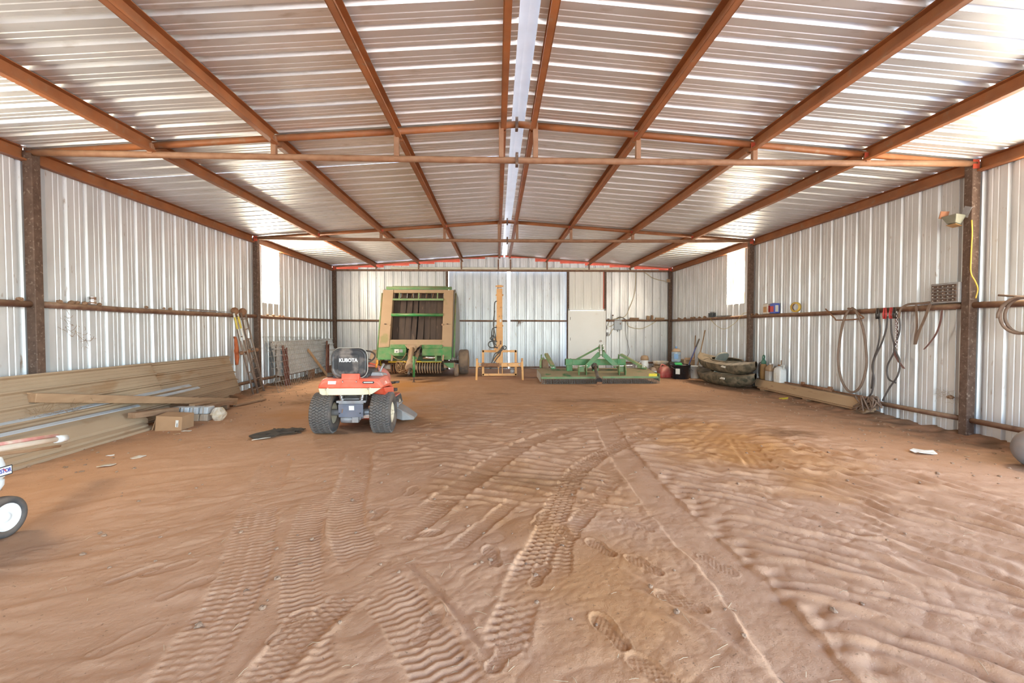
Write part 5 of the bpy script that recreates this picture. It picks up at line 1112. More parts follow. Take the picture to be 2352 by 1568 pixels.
# scraps between sprayer and pile
M['paper'] = mat('pale paper', (0.75,0.72,0.66), (0.66,0.60,0.52), rough=0.7, scale=20)
def scrap(x, y, s, m, label, cat='scrap', seed=1, group=None):
    rr = random.Random(seed); n = 8; h0 = hz(x, y); vs_ = [(0,0,s*0.10)]+[(s*(0.55+rr.uniform(0,.5))*math.cos(2*PI*k/n), s*0.6*(0.55+rr.uniform(0,.5))*math.sin(2*PI*k/n), rr.uniform(0.0,s*0.16)) for k in range(n)]
    vs2 = [(p[0],p[1],p[2]-0.006) for p in vs_]; mb = MB(); N_ = n+1
    mb.add(vs_+vs2, [(0,1+k,1+(k+1) % n) for k in range(n)]+[(N_,N_+1+(k+1) % n,N_+1+k) for k in range(n)]+[(1+k,N_+1+k,N_+1+(k+1) % n,1+(k+1) % n) for k in range(n)])
    o = mb.build('scrap_piece', m); o.location = (x,y,h0+0.005); o.rotation_euler = (0,0,rr.uniform(0,3)); return tag(o, label, cat, group)
scrap(-4.72,5.35,0.05,M['paper'],'small white paper scrap below the trim pile',seed=1); scrap(-4.35,5.25,0.09,M['film'],'clear crumpled plastic piece on sand by the sprayer boom',seed=2); scrap(-4.42,4.95,0.10,M['film'],'pale torn plastic on sand near the tow sprayer',seed=3)
scrap(-4.72,6.62,0.07,M['film'],'pale plastic flap in front of the cardboard box',seed=6); scrap(-4.74,6.45,0.07,M['cardboard'],'brown stone-like cardboard bit by the box corner',seed=8)

# ------------------------------------------------------------------ right wall: timber rail, jugs, hangings
TB = thing('timber_rail', 'long tan timber plank set along the foot of the right wall', 'plank', (0,0,0))
mb = MB(); mb.box((6.025,9.08,0.175),(0.17,3.32,0.185)); mb.build('plank_body', mat('tan plank',(0.50,0.34,0.20),(0.44,0.29,0.17),rough=0.8,scale=2.2,stretch=(3,0.6,3),spots=(0.34,0.20,0.11),spot_scale=4), TB, bevel=0.006)
mb = MB(); mb.box((6.02,9.05,0.063),(0.15,3.2,0.03)); mb.build('plank_foot', M['timber'], TB)
for y in (7.6,9.0,10.5): mb = MB(); mb.box((6.03,y,0.02),(0.13,0.14,0.09)); mb.build('plank_support', M['oldwood'], TB)
TZ = 0.2675
# rusty tools on the plank
R1 = thing('rusty_top_link', 'long rusty turnbuckle link lying on the timber plank', 'tool', (6.04,8.75,TZ))
mb = MB(); mb.tube([(0,1.0,0.022),(0,0.35,0.022)],0.014,8); mb.tube([(0,-0.42,0.02),(0.0,-1.4,0.02)],0.014,8); mb.build('rod', M['rustbrown'], R1)
mb = MB(); mb.tube([(0,0.45,0.032),(0,-0.42,0.032)],0.030,10); mb.build('sleeve', M['rustbrown'], R1)
for y in (0.42,-0.35): mb = MB(); mb.box((0,y,0.065),(0.05,0.09,0.06)); mb.build('knuckle', M['rustbrown'], R1, bevel=0.012)
# jugs
def handle(mb, a, b, out_, r=0.012): mb.tube(spline([a, (Vector(a)+Vector(b))/2+Vector(out_), b],6),r,7)
J = thing('white_jug', 'white plastic jug with rusty top standing on the timber plank', 'jug', (6.03,9.92,TZ))
mb = MB(); q = lambda w_, d_, z, r=0.03: [(px,py,z) for px,py in rrect(w_,d_,r,4)]
mb.loft([q(0.15,0.24,0),q(0.16,0.25,0.015),q(0.16,0.25,0.26),q(0.14,0.22,0.31),q(0.07,0.08,0.36,0.02)]); mb.build('jug_body', M['poly'], J, fixn=True); mb = MB(); mb.lathe([(0.03,0),(0.03,0.035),(0,0.036)],14,TR(0,0.02,0.36)); mb.build('jug_cap', M['rustbrown'], J); mb = MB(); handle(mb,(0,-0.10,0.27),(0,-0.02,0.38),(0,-0.08,0.06)); mb.build('jug_handle', M['poly'], J); mb = MB(); mb.box((-0.081,0.05,0.14),(0.004,0.10,0.14)); mb.build('jug_label', M['label'], J)
J = thing('clear_jug', 'half-full grey and brown plastic jug next to the white one', 'jug', (6.03,10.27,TZ)); M['greyjug'] = plain('grey translucent plastic',(0.42,0.42,0.42),0.4,0,0.4)
mb = MB(); mb.loft([q(0.15,0.20,0),q(0.16,0.21,0.015),q(0.16,0.21,0.22)]); mb.build('jug_body', M['greyjug'], J, fixn=True); mb = MB(); mb.loft([q(0.16,0.21,0.22),q(0.155,0.20,0.30),q(0.06,0.07,0.37,0.02)]); mb.build('jug_shoulder', M['tandust'], J, fixn=True); mb = MB(); mb.lathe([(0.028,0),(0.028,0.03),(0,0.031)],12,TR(0,0,0.37)); mb.build('jug_cap', M['poly'], J); mb = MB(); handle(mb,(0,-0.08,0.26),(0,-0.01,0.38),(0,-0.07,0.05)); mb.build('jug_handle', M['greyjug'], J)
J = thing('pump_sprayer', 'tan pump sprayer bottle with a dark green pump top', 'sprayer', (6.075,10.62,TZ)); M['dkgreen'] = plain('dark green plastic',(0.02,0.14,0.09),0.4,0,0.2); M['tanplastic'] = plain('amber tan plastic',(0.46,0.25,0.09),0.5,0,0.4)
mb = MB(); mb.lathe([(0.07,0),(0.08,0.02),(0.08,0.26),(0.072,0.32),(0.05,0.355),(0.045,0.36)],22); mb.build('bottle', M['tanplastic'], J); mb = MB(); mb.lathe([(0.05,0.36),(0.055,0.37),(0.055,0.42),(0.04,0.44),(0.03,0.47),(0.03,0.49)],20); mb.build('pump_collar', M['dkgreen'], J); mb = MB(); torus(mb,(0,0,0.515),0.05,0.014,18,7,RX(PI/2) @ RY(0.6)); mb.build('pump_handle', M['dkgreen'], J); mb = MB(); mb.tube(spline([(-0.04,0.02,0.40),(-0.08,0.06,0.36),(-0.09,0.07,0.20),(-0.08,0.06,0.06)],6),0.010,6); mb.build('hose', M['black'], J)
mb = MB(); mb.tube([(6.07,9.98,TZ+0.001),(6.09,9.97,TZ+0.49)],[0.018,0.012],7); tag(mb.build('wood_stub', M['oldwood']), 'thin brown wood stub standing behind the white jug', 'stick')

# kayaks
M['camo'] = mat('camouflage kayak shell', (0.075,0.066,0.045), (0.15,0.125,0.085), rough=0.55, scale=9, spots=(0.04,0.045,0.03), spot_scale=8, spot_lo=0.52, spot_hi=0.58, dust=(0.36,0.27,0.18), dust_amt=0.75)
M['seatgrey'] = plain('grey green kayak seat', (0.27,0.30,0.27), 0.6, 0, 0.5)
def kayak(name, loc, rot, label):
    t = thing(name, label, 'kayak', loc, 0, 'stacked camouflage kayaks', rot=rot); L = 2.3; n = 22; hull = []; deck = []
    for i in range(n+1):
        s = -1+2*i/n; w_ = 0.375*max(0.03,(1-abs(s)**2.6))**0.75; rk = 0.27*abs(s)**4; top = 0.27+0.10*abs(s)**3; y = s*L/2
        hull.append([(w_*math.cos(a)*1.0, y, top-(top-rk)*(math.sin(a)**0.7 if math.sin(a) > 0 else 0)) for a in [PI*k/12 for k in range(13)]])
    mb = MB(); mb.loft(hull, cap=False, closed=False); mb.build('hull', M['camo'], t, fixn=True)
    for i in range(n+1):      # deck ring leaving a cockpit
        s = -1+2*i/n; w_ = 0.375*max(0.03,(1-abs(s)**2.6))**0.75; top = 0.27+0.10*abs(s)**3; y = s*L/2
        ck = 0.27*max(0,1-((s+0.05)/0.46)**2)**0.5; row = []
        for k in range(9): u = -1+2*k/8; row.append((w_*u, y, top+0.05*(1-u*u)*(1 if abs(s)>.4 else 0.8)))
        deck.append((row, ck, w_))
    mb = MB()
    for (r0,c0,w0),(r1,c1,w1) in zip(deck, deck[1:]):
        if c0 < 0.02 and c1 < 0.02:
            b = len(mb.v); mb.v += [tuple(p) for p in r0+r1]
            for k in range(8): mb.f.append((b+k,b+k+1,b+9+k+1,b+9+k)); mb.sm.append(True)
        else:
            for sgn in (-1,1):
                q_ = [(sgn*w0,r0[0][1],r0[0][2]),(sgn*max(c0,0.0),r0[0][1],r0[0][2]+0.055),(sgn*max(c1,0.0),r1[0][1],r1[0][2]+0.055),(sgn*w1,r1[0][1],r1[0][2])]
                mb.add(q_,[(0,1,2,3)],True)
    mb.build('deck', M['camo'], t, fixn=True)
    mb = MB(); P = []
    for k in range(32): a = 2*PI*k/32; s = -0.05+0.46*math.sin(a); P.append((0.27*math.cos(a), s*L/2, 0.27+0.10*abs(s)**3+0.062))
    mb.tube(P,0.016,6,closed=True); mb.build('cockpit_rim', M['camo'], t)
    mb = MB(); mb.loft([[(px,-0.35,0.10+pz) for px,pz in rrect(0.36,0.03,0.012)],[(px,0.10,0.14+pz) for px,pz in rrect(0.36,0.05,0.02)]]); mb.build('seat_base', M['black'], t, fixn=True)
    mb = MB(); mb.prism(rrect(0.36,0.30,0.12,6),0.05,TR(0,0.14,0.37) @ RX(PI-1.0)); mb.build('seat_back', M['seatgrey'], t, bevel=0.012)
    mb = MB(); mb.box((0,0.135,0.425),(0.16,0.006,0.018),rot=(-0.57,0,0)); mb.build('seat_logo', M['whiteink'], t)
    for sg in (-1,1): mb = MB(); mb.box((sg*0.360,-0.42,0.235),(0.012,0.26,0.045),rot=(0,-sg*0.25,sg*0.13)); mb.build('hull_decal', M['label'], t, label='pale lettering strip on the hull side')
    return t
kayak('kayak', (5.60,11.55,0.005), (0,0,0.14), 'lower camouflage kayak resting on the sand beneath the other one')
kayak('kayak', (5.63,11.55,0.345), (0.05,-0.08,0.13), 'upper camouflage kayak with grey seat back on the stack')
# things behind the kayaks in the right back corner
def bucket(name, loc, r0, r1, h, m, label, lidm=None, lab=True, cat='bucket'):
    t = thing(name, label, cat, loc); mb = MB(); mb.lathe([(r0*0.97,0),(r0,0.01),(r1,h-0.03),(r1+0.012,h-0.028),(r1+0.012,h),(r1-0.006,h),(r0-0.01,0.02),(0,0.02)],28); mb.build('pail', M[m], t)
    mb = MB(); mb.tube([(r1*math.cos(a)*1.03, -r1*1.03*math.sin(a)*0.85, h-0.06-0.10*math.sin(a)) for a in [PI*k/14 for k in range(15)]],0.005,5); mb.build('bail_handle', M['wire'], t)
    if lidm: mb = MB(); mb.lathe([(r1+0.014,h-0.02),(r1+0.016,h+0.008),(r1*0.9,h+0.012),(0,h+0.012)],28); mb.build('lid', M[lidm], t)
    if lab: mb = MB(); mb.box((-r1*0.62,-r1*0.76,h*0.55),(0.12,0.006,0.16),rot=(0,0,-0.65)); mb.build('bucket_label', M['label'], t)
    return t
M['blackbucket'] = mat('glossy black plastic', (0.012,0.013,0.017), (0.02,0.021,0.025), rough=0.22, scale=5)
bk = bucket('black_tub', (5.13,13.20,0.0), 0.235, 0.275, 0.42, 'blackbucket', 'big glossy black tub in the right back corner', None, True, 'tub')
mb = MB(); mb.lathe([(0.0,0.0),(0.26,0.0),(0.26,0.02),(0,0.05)],20,TR(0,0,0.37)); mb.build('tub_contents', M['tandust'], bk)
mb = MB(); mb.prism(rrect(0.20,0.14,0.03),0.03,TR(-0.10,-0.08,0.44) @ RX(0.3)); mb.build('green_lid', plain('bright green plastic',(0.02,0.45,0.12),0.4,0,0.1), bk)
bucket('white_bucket', (5.60,13.30,0.0), 0.125, 0.145, 0.37, 'poly', 'white pail between the black tub and the kayaks', None, False)
WB = thing('water_bottle', 'empty blue-tinted water cooler bottle standing behind the black tub', 'bottle', (5.20,13.72,0.0)); M['bluewater'] = mat('blue clear plastic', (0.50,0.62,0.72), (0.42,0.54,0.66), rough=0.12, scale=6, trans=0.55, dust=DUST, dust_amt=0.3); M['bluecap'] = plain('blue cap',(0.10,0.22,0.42),0.4,0,0.1)
mb = MB(); mb.lathe([(0.12,0.455),(0.135,0.47),(0.135,0.56),(0.13,0.57),(0.135,0.58),(0.135,0.67),(0.13,0.68),(0.135,0.69),(0.135,0.76),(0.11,0.82),(0.04,0.86),(0.03,0.875)],26); mb.build('bottle_body', M['bluewater'], WB)
mb = MB(); mb.lathe([(0.137,0.765),(0.112,0.825),(0.042,0.865),(0.04,0.862)],26); mb.build('dusty_shoulder', M['tandust'], WB); mb = MB(); mb.lathe([(0.032,0.87),(0.032,0.93),(0,0.932)],16); mb.build('bottle_cap', M['bluecap'], WB); mb = MB(); mb.box((-0.05,-0.125,0.63),(0.12,0.02,0.15),rot=(0,0,-0.2)); mb.build('bottle_label', M['bluecap'], WB)
mb = MB(); mb.box((0,0,0.225),(0.30,0.30,0.45)); mb.build('stand_crate', M['black'], WB, bevel=0.01)
bx = thing('dusty_carton', 'dusty tan carton behind the white pail and poles', 'box', (5.55,13.75,0.0),0.15); mb = MB(); mb.box((0,0,0.27),(0.36,0.28,0.54)); mb.build('carton_body', M['tandust'], bx, bevel=0.01); mb = MB(); mb.box((0.02,-0.12,0.55),(0.3,0.12,0.015),rot=(0.5,0,0)); mb.build('carton_flap', M['tandust'], bx)
GC = thing('gas_can', 'dust-caked red fuel can beside the black tub', 'fuel can', (4.78,13.55,0.0),0.25); M['gasred'] = mat('red fuel plastic', (0.42,0.035,0.035), (0.48,0.06,0.05), rough=0.5, scale=6, dust=(0.52,0.30,0.22), dust_amt=0.75)
mb = MB(); q2 = lambda w_, d_, z, r=0.06: [(px,py,z) for px,py in rrect(w_,d_,r,4)]
mb.loft([q2(0.36,0.24,0),q2(0.40,0.28,0.03),q2(0.40,0.28,0.16),q2(0.34,0.24,0.26),q2(0.20,0.16,0.32),q2(0.08,0.08,0.34,0.03)]); mb.build('can_body', M['gasred'], GC, fixn=True); mb = MB(); handle(mb,(-0.15,0,0.26),(0.06,0,0.34),(-0.06,0,0.09),0.02); mb.build('can_handle', M['gasred'], GC); mb = MB(); mb.lathe([(0.04,0),(0.04,0.035),(0,0.036)],14,TR(0.10,0,0.30)); mb.build('can_cap', M['rustbrown'], GC)
bs = thing('clear_basin', 'upturned clear plastic basin behind the red fuel can', 'basin', (4.93,14.30,0.0)); mb = MB(); mb.lathe([(0.24,0.44),(0.245,0.43),(0.235,0.42),(0.20,0.30),(0.20,0.295),(0.24,0.42)],26,nocap=True); mb.build('basin_wall', M['film'], bs); mb = MB(); mb.box((0,0,0.145),(0.40,0.40,0.29)); mb.build('basin_stand', M['tandust'], bs, bevel=0.02); mb = MB(); clod(mb,(0,0,0.36),0.14,55,0.5); mb.build('basin_contents', M['tandust'], bs)
jg = thing('milky_jug', 'milky white round jug farthest left in the corner clutter', 'jug', (4.52,14.62,0.0)); mb = MB(); mb.lathe([(0.12,0),(0.135,0.02),(0.135,0.30),(0.11,0.38),(0.12,0.42),(0.125,0.50),(0.10,0.58),(0.05,0.60)],22); mb.build('jug_body', M['poly'], jg); mb = MB(); mb.lathe([(0.127,0.45),(0.128,0.51),(0.104,0.585),(0.05,0.605),(0,0.606)],22); mb.build('dusty_top', M['tandust'], jg); mb = MB(); handle(mb,(-0.13,0,0.2),(-0.12,0,0.4),(-0.09,0,0.02),0.014); mb.build('jug_handle', M['poly'], jg)
jg = thing('small_jug', 'small white handled jug tucked behind the cutter end', 'jug', (4.22,14.1,0.0)); mb = MB(); mb.loft([q(0.16,0.20,0),q(0.18,0.22,0.02),q(0.18,0.22,0.24),q(0.13,0.14,0.33),q(0.07,0.07,0.36,0.02)]); mb.build('jug_body', M['poly'], jg, fixn=True); mb = MB(); mb.lathe([(0.036,0),(0.036,0.03),(0,0.031)],14,TR(0,0,0.36)); mb.build('jug_cap', M['oldsteel'], jg); mb = MB(); handle(mb,(-0.10,0,0.16),(-0.03,0,0.36),(-0.08,0,0.03),0.014); mb.build('jug_handle', M['poly'], jg)
jg = thing('oil_jug', 'grey oil jug with a pale label just left of the red fuel can', 'jug', (4.42,13.55,0.0)); mb = MB(); mb.loft([q(0.15,0.20,0),q(0.17,0.22,0.02),q(0.17,0.22,0.22),q(0.13,0.15,0.29),q(0.06,0.07,0.32,0.02)]); mb.build('jug_body', M['oldsteel'], jg, fixn=True); mb = MB(); mb.box((0.03,-0.114,0.13),(0.10,0.006,0.15)); mb.build('jug_label', plain('pale blue label',(0.55,0.60,0.68),0.5,0,0.1), jg); mb = MB(); mb.lathe([(0.03,0),(0.03,0.03),(0,0.031)],12,TR(0,0,0.32)); mb.build('jug_cap', M['black'], jg)
# long handles standing in the white pail
for a, b, r, m, lab in (((5.62,13.32,0.04),(6.08,13.7,1.42),0.017,'timber','tan wooden pole leaning from the white pail, longer one'),((5.56,13.33,0.04),(5.96,14.1,1.25),0.017,'oldwood','brown wooden pole leaning from the white pail, shorter one')):
    mb = MB(); mb.tube([a,b],r,8); tag(mb.build('wooden_pole', M[m]), lab, 'pole', 'poles leaning in the corner')
bp_ = thing('garden_tool', 'dark blue shaft with black grip leaning over the white pail', 'tool', (0,0,0)); mb = MB(); mb.tube([(5.36,13.18,0.40),(5.72,13.42,1.02)],0.017,8); mb.build('shaft', plain('dark blue paint',(0.03,0.05,0.20),0.4,0,0.1), bp_); mb = MB(); mb.tube([(5.66,13.38,0.92),(5.80,13.475,1.16)],0.021,8); mb.build('grip', M['black'], bp_); mb = MB(); mb.tube([(5.36,13.18,0.42),(5.28,13.13,0.27)],0.012,8); mb.build('shaft_tip', M['chrome'], bp_)
bb = thing('black_bag', 'dark shiny bag wedged between the two kayaks and the white pail', 'bag', (5.84,12.98,0.0)); mb = MB(); clod(mb,(0,0,0.20),0.20,77,0.95); mb.build('bag_body', mat('dark plastic film',(0.02,0.02,0.028),(0.04,0.035,0.05),rough=0.25,scale=8), bb); mb = MB(); mb.lathe([(0.05,0),(0.03,0.05),(0.05,0.09)],10,TR(0,0,0.36)); mb.build('bag_neck', M['black'], bb)
scrap(5.72,9.28,0.16,mat('yellow caution film',(0.85,0.72,0.03),(0.80,0.66,0.05),rough=0.5,scale=30),'bright yellow torn film on the sand by the right wall',seed=31)
scrap(4.72,5.14,0.19,M['paper'],'flat off-white scrap on the sand near the right wall',seed=12); scrap(5.05,4.95,0.05,M['cardboard'],'small tan crumb beside the off-white scrap',seed=14); scrap(5.6,6.55,0.06,M['timber'],'small tan wood chip below the red pipe',seed=15)

# items on the right girt
CANS = ((10.25,'blue_tin','bluecan','blue and red rectangular tin on the right girt'),(10.52,'white_tin','paper','white and tan rectangular tin beside the blue one'))
M['bluecan'] = plain('blue tin',(0.05,0.10,0.48),0.35,0,0.1); M['redink'] = plain('red print',(0.55,0.05,0.05),0.4,0,0.1)
for y, nm, m, lab in CANS:
    t = thing(nm, lab, 'tin', (6.095,y,GZ-0.002)); mb = MB(); mb.box((0,0,0.115),(0.11,0.19,0.23)); mb.build('tin_body', M[m], t, bevel=0.008); mb = MB(); mb.lathe([(0.03,0),(0.03,0.018),(0,0.019)],14,TR(0,0.04,0.23)); mb.build('tin_cap', M['chrome'], t)
    mb = MB(); mb.box((-0.056,0.02,0.10),(0.004,0.13,0.13)); mb.build('red_panel', M['redink'] if 'blue' in nm else M['tanplastic'], t)
    mb = MB(); mb.box((-0.01,-0.0965,0.11),(0.07,0.004,0.15)); mb.build('pale_panel', M['label'] if 'blue' in nm else M['redink'], t)
tp = thing('tape_roll', 'roll of yellow tape standing on edge on the right girt', 'tape', (6.085,9.50,GZ+0.105),0,rot=(0,0,0.35)); mb = MB(); K = RY(PI/2); mb.lathe([(0.075,-0.024),(0.108,-0.024),(0.108,0.024),(0.075,0.024),(0.075,-0.024)],30,K); mb.build('tape_body', plain('yellow brown tape',(0.62,0.42,0.06),0.45,0,0.4), tp); mb = MB(); mb.lathe([(0.072,-0.024),(0.076,-0.024),(0.076,0.024),(0.072,0.024),(0.072,-0.024)],30,K); mb.build('tape_core', M['cardboard'], tp)
bt = thing('black_battery', 'small black battery box on the right girt below the window', 'battery', (6.085,13.28,GZ-0.002)); mb = MB(); mb.box((0,0,0.06),(0.10,0.26,0.12)); mb.build('case', M['blackbucket'], bt, bevel=0.008); mb = MB(); mb.box((0,0,0.145),(0.06,0.22,0.012)); mb.build('top_strap', M['black'], bt)
for y in (-0.07,0.07): mb = MB(); mb.lathe([(0.012,0),(0.012,0.03),(0,0.031)],10,TR(0,y,0.12)); mb.build('terminal', M['chrome'], bt)
mb = MB(); mb.bar((6.08,12.95,GZ+0.008),(6.08,12.2,GZ+0.008),0.05,0.016); tag(mb.build('black_strip', M['black']), 'flat black strip lying on the right girt below the window', 'strip')
nest_r = [((6.085,y,GZ+0.01),r) for y, r in ((15.7,0.06),(15.2,0.05),(14.7,0.045),(14.5,0.055),(14.1,0.045),(13.75,0.055),(11.15,0.04),(10.95,0.035))]
nm_ = ['at the far corner','second from the far corner','third from the far corner, small','third from the far corner, large','midway to the black battery','nearest the black battery','just past the middle post','nearest the middle post toward the tins']
for i, (c, r) in enumerate(nest_r): o = clod(MB(),(0,0,0),r,200+i,0.6).build('mud_nest', M['dirt'], fixn=True); o.location = (c[0],c[1],c[2]-0.004); tag(o, 'dried mud lump on the right girt, '+nm_[i], 'mud nest', 'mud lumps on the right girt')
mb = MB(); mb.tube(spline([(6.05,13.35,GZ+0.01),(6.045,13.1,GZ-0.18),(6.045,12.5,GZ-0.36),(6.045,11.9,GZ-0.20),(6.05,11.55,GZ+0.02),(6.07,11.3,GZ+0.06)],6),0.006,5); tag(mb.build('yellow_cord', plain('thin yellow wire',(0.50,0.40,0.14),0.5,0,0.2)), 'thin yellow wire sagging below the right girt under the window', 'wire')
# rope loop and hanger
def hang(name, pts, r, m, label, cat, group=None, closed=False, n=7):
    mb = MB(); mb.tube(spline(pts,n),r,7); return tag(mb.build(name, M[m]), label, cat, group)
M['rope'] = mat('old rubber belt', (0.20,0.135,0.10), (0.26,0.18,0.135), rough=0.7, scale=14); M['cable'] = mat('dark cable', (0.075,0.065,0.065), (0.11,0.095,0.09), rough=0.5, scale=14); M['strap'] = mat('maroon webbing', (0.17,0.08,0.075), (0.22,0.12,0.10), rough=0.8, scale=14)
XR = 6.035
mb = MB(); P = spline([(XR,7.95,GZ+0.012),(XR-0.02,8.06,1.62),(XR,8.18,1.2),(XR,8.20,0.85),(XR,8.10,0.5),(XR,7.90,0.33),(XR,7.68,0.45),(XR,7.56,0.8),(XR,7.58,1.15),(XR,7.66,1.5),(XR-0.02,7.78,1.76),(XR,7.90,GZ+0.012)],7); mb.tube(P,0.020,8); tag(mb.build('belt_loop', M['rope']), 'big brown belt loop hanging from the right girt to near the plank', 'belt')
hang('wire_hanger', [(XR,8.55,1.84),(XR-0.01,8.30,1.66),(XR-0.01,8.22,1.62),(XR-0.01,7.66,1.635),(XR-0.01,7.70,1.70),(XR,7.86,1.80),(XR,8.0,GZ+0.01)], 0.012, 'rustbrown', 'bent rusty wire hanger on the girt behind the belt loop', 'hanger')
# jumper cables
jc = thing('jumper_cables', 'black jumper cables with red and black clamps hanging from the right girt', 'cables', (0,0,0))
mb = MB(); mb.tube(spline([(XR,7.32,1.66),(XR,7.30,1.4),(XR,7.34,1.15),(XR,7.44,0.85),(XR,7.40,0.62),(XR,7.43,0.40),(XR,7.50,0.30)],7),0.013,6); mb.build('cable', M['cable'], jc)
mb = MB(); mb.tube(spline([(XR,7.16,1.66),(XR,7.18,1.45),(XR,7.27,1.2),(XR,7.40,0.95),(XR,7.42,0.7),(XR,7.45,0.45)],7),0.013,6); mb.build('cable', M['cable'], jc)
mb = MB(); mb.tube(spline([(XR,7.10,1.66),(XR,7.08,1.40),(XR,7.02,1.12),(XR,7.14,0.86),(XR,7.12,0.66),(XR,6.98,0.60)],7),0.013,6); mb.build('cable', M['cable'], jc)
mb = MB(); mb.tube(spline([(XR,6.95,1.68),(XR,6.93,1.45),(XR,7.0,1.15),(XR,6.92,0.95),(XR,6.95,0.72),(XR,7.10,0.50),(XR,7.22,0.28)],7),0.013,6); mb.build('cable', M['cable'], jc)
def clampj(y, m):
    mb = MB()
    for s in (-1,1): mb.tube([(XR-0.01,y+s*0.012,1.80),(XR-0.01,y+s*0.028,1.70),(XR-0.01,y+s*0.018,1.62)],[0.010,0.016,0.013],7)
    mb.tube([(XR-0.01,y-0.03,1.71),(XR-0.01,y+0.03,1.71)],0.010,6); mb.build('clamp', M[m], jc)
clampj(7.34,'black'); clampj(7.20,'redink'); clampj(7.08,'redink'); clampj(7.02,'black')
# tangle at the foot
mb = MB(); rr = random.Random(8)
for k in range(5): mb.tube(spline([(XR-0.08-rr.uniform(0,.1),7.5+rr.uniform(-.35,.15),0.30+rr.uniform(-.03,.06)) if j % 2 else (XR-0.12-rr.uniform(0,.08),7.45+rr.uniform(-.40,.25),0.12+rr.uniform(-.08,.12)) for j in range(6)],6),0.013,6)
tag(mb.build('cable_tangle', M['rope'], ), 'brown rope tangle draped over the near plank end', 'rope')
# chain, straps
ch = thing('hanging_chain', 'pale steel chain hanging between the jumper cables', 'chain', (0,0,0))
lm = MB(); torus(lm,(0,0,0),0.014,0.0045,12,5,RX(PI/2)); lmesh = lm.mesh('chain_link'); lmesh.materials.append(M['chrome'])
for k in range(20): o = obj('chain_link', lmesh, None, ch); o.location = (XR-0.005,6.98,1.72-k*0.030); o.scale = (1,1,1.35); o.rotation_euler = (0,0,PI/2 if k % 2 else 0.2)
hang('hose_arch', [(XR,6.95,1.62),(XR-0.02,6.90,1.76),(XR,6.80,1.83),(XR,6.6,1.835),(XR,6.35,1.845)], 0.016, 'rope', 'brown hose arching over the girt above the chain', 'hose')
def strap(name, pts, w_, m, label):
    mb = MB(); P = spline(pts,6); vs_ = []
    for p in P: vs_ += [(p.x-0.004,p.y-w_/2,p.z),(p.x-0.004,p.y+w_/2,p.z),(p.x+0.004,p.y+w_/2,p.z),(p.x+0.004,p.y-w_/2,p.z)]
    n = len(P); mb.add(vs_, [(4*i+k,4*i+(k+1) % 4,4*i+4+(k+1) % 4,4*i+4+k) for i in range(n-1) for k in range(4)]+[(0,1,2,3),(4*n-4,4*n-1,4*n-2,4*n-3)]); return tag(mb.build(name, M[m], fixn=True), label, 'strap', 'straps on the right girt')
strap('webbing_strap', [(XR,7.0,1.70),(XR,6.98,1.3),(XR,7.02,1.1),(XR,6.94,0.95),(XR,6.84,0.84)], 0.04, 'strap', 'maroon webbing strap hanging by the chain')
strap('webbing_strap', [(XR,6.66,GZ),(XR,6.64,1.5),(XR,6.66,1.35),(XR,6.67,1.22)], 0.035, 'rope', 'tan strap folded over the girt, first left of the drawer cabinet')
strap('webbing_strap', [(XR-0.02,6.42,GZ),(XR-0.02,6.50,1.6),(XR-0.02,6.58,1.42),(XR-0.02,6.64,1.22)], 0.045, 'rope', 'brown strap slanting down below the cabinet, crossing the tan one')
strap('webbing_strap', [(XR,6.26,1.72),(XR,6.28,1.55),(XR,6.34,1.38),(XR,6.44,1.24),(XR,6.52,1.15)], 0.025, 'strap', 'thin dark strap curving below the drawer cabinet')
# parts cabinet on the girt
PC = thing('drawer_cabinet', 'grey steel small-parts cabinet with rows of little drawers', 'cabinet', (6.06,6.20,GZ),0.0)
mb = MB(); mb.box((0.02,0,0.14),(0.16,0.40,0.28)); mb.build('cabinet_body', M['greysteel'], PC, bevel=0.006)
dm = MB(); dm.box((0,0,0),(0.012,0.062,0.040)); dmesh = dm.mesh('drawer', 0.003); dmesh.materials.append(M['post']); hm = MB(); hm.box((-0.012,0,-0.006),(0.012,0.024,0.010)); hmesh = hm.mesh('drawer_pull'); hmesh.materials.append(M['chrome'])
for r_ in range(5):
    for c_ in range(5):
        o = obj('drawer', dmesh, None, PC); o.location = (-0.064,0.145-c_*0.072,0.235-r_*0.048); h = obj('drawer_pull', hmesh, None, o)
# flood lamp on the near right post
FL = thing('flood_lamp', 'small tilted flood lamp fixed high on the near right post', 'lamp', (6.03,5.98,2.96)); K = RZ(0.4)
mb = MB(); mb.loft([[(-0.10,0.02,-0.06),(-0.10,0.14,-0.06),(-0.02,0.14,-0.09),(-0.02,0.02,-0.09)],[(-0.13,-0.02,0.05),(-0.13,0.20,0.05),(0.02,0.20,0.03),(0.02,-0.02,0.03)]],smooth=False); mb.build('lamp_housing', plain('grey green housing',(0.22,0.22,0.17),0.5,0.1,0.2), FL, bevel=0.008, fixn=True)
mb = MB(); mb.box((-0.06,0.22,0.085),(0.12,0.012,0.10),rot=(0.3,0,0)); mb.build('reflector_fin', plain('copper fin',(0.45,0.20,0.11),0.5,0.2,0.1), FL); mb = MB(); mb.box((0.03,-0.02,0.07),(0.05,0.10,0.14),rot=(0.4,0,0)); mb.build('mount_bracket', M['greysteel'], FL)
mb = MB(); mb.box((-0.055,0.08,-0.093),(0.10,0.13,0.006),rot=(0,0.3,0)); mb.build('lamp_glass', plain('amber glass',(0.40,0.22,0.08),0.2,0,0.0), FL)
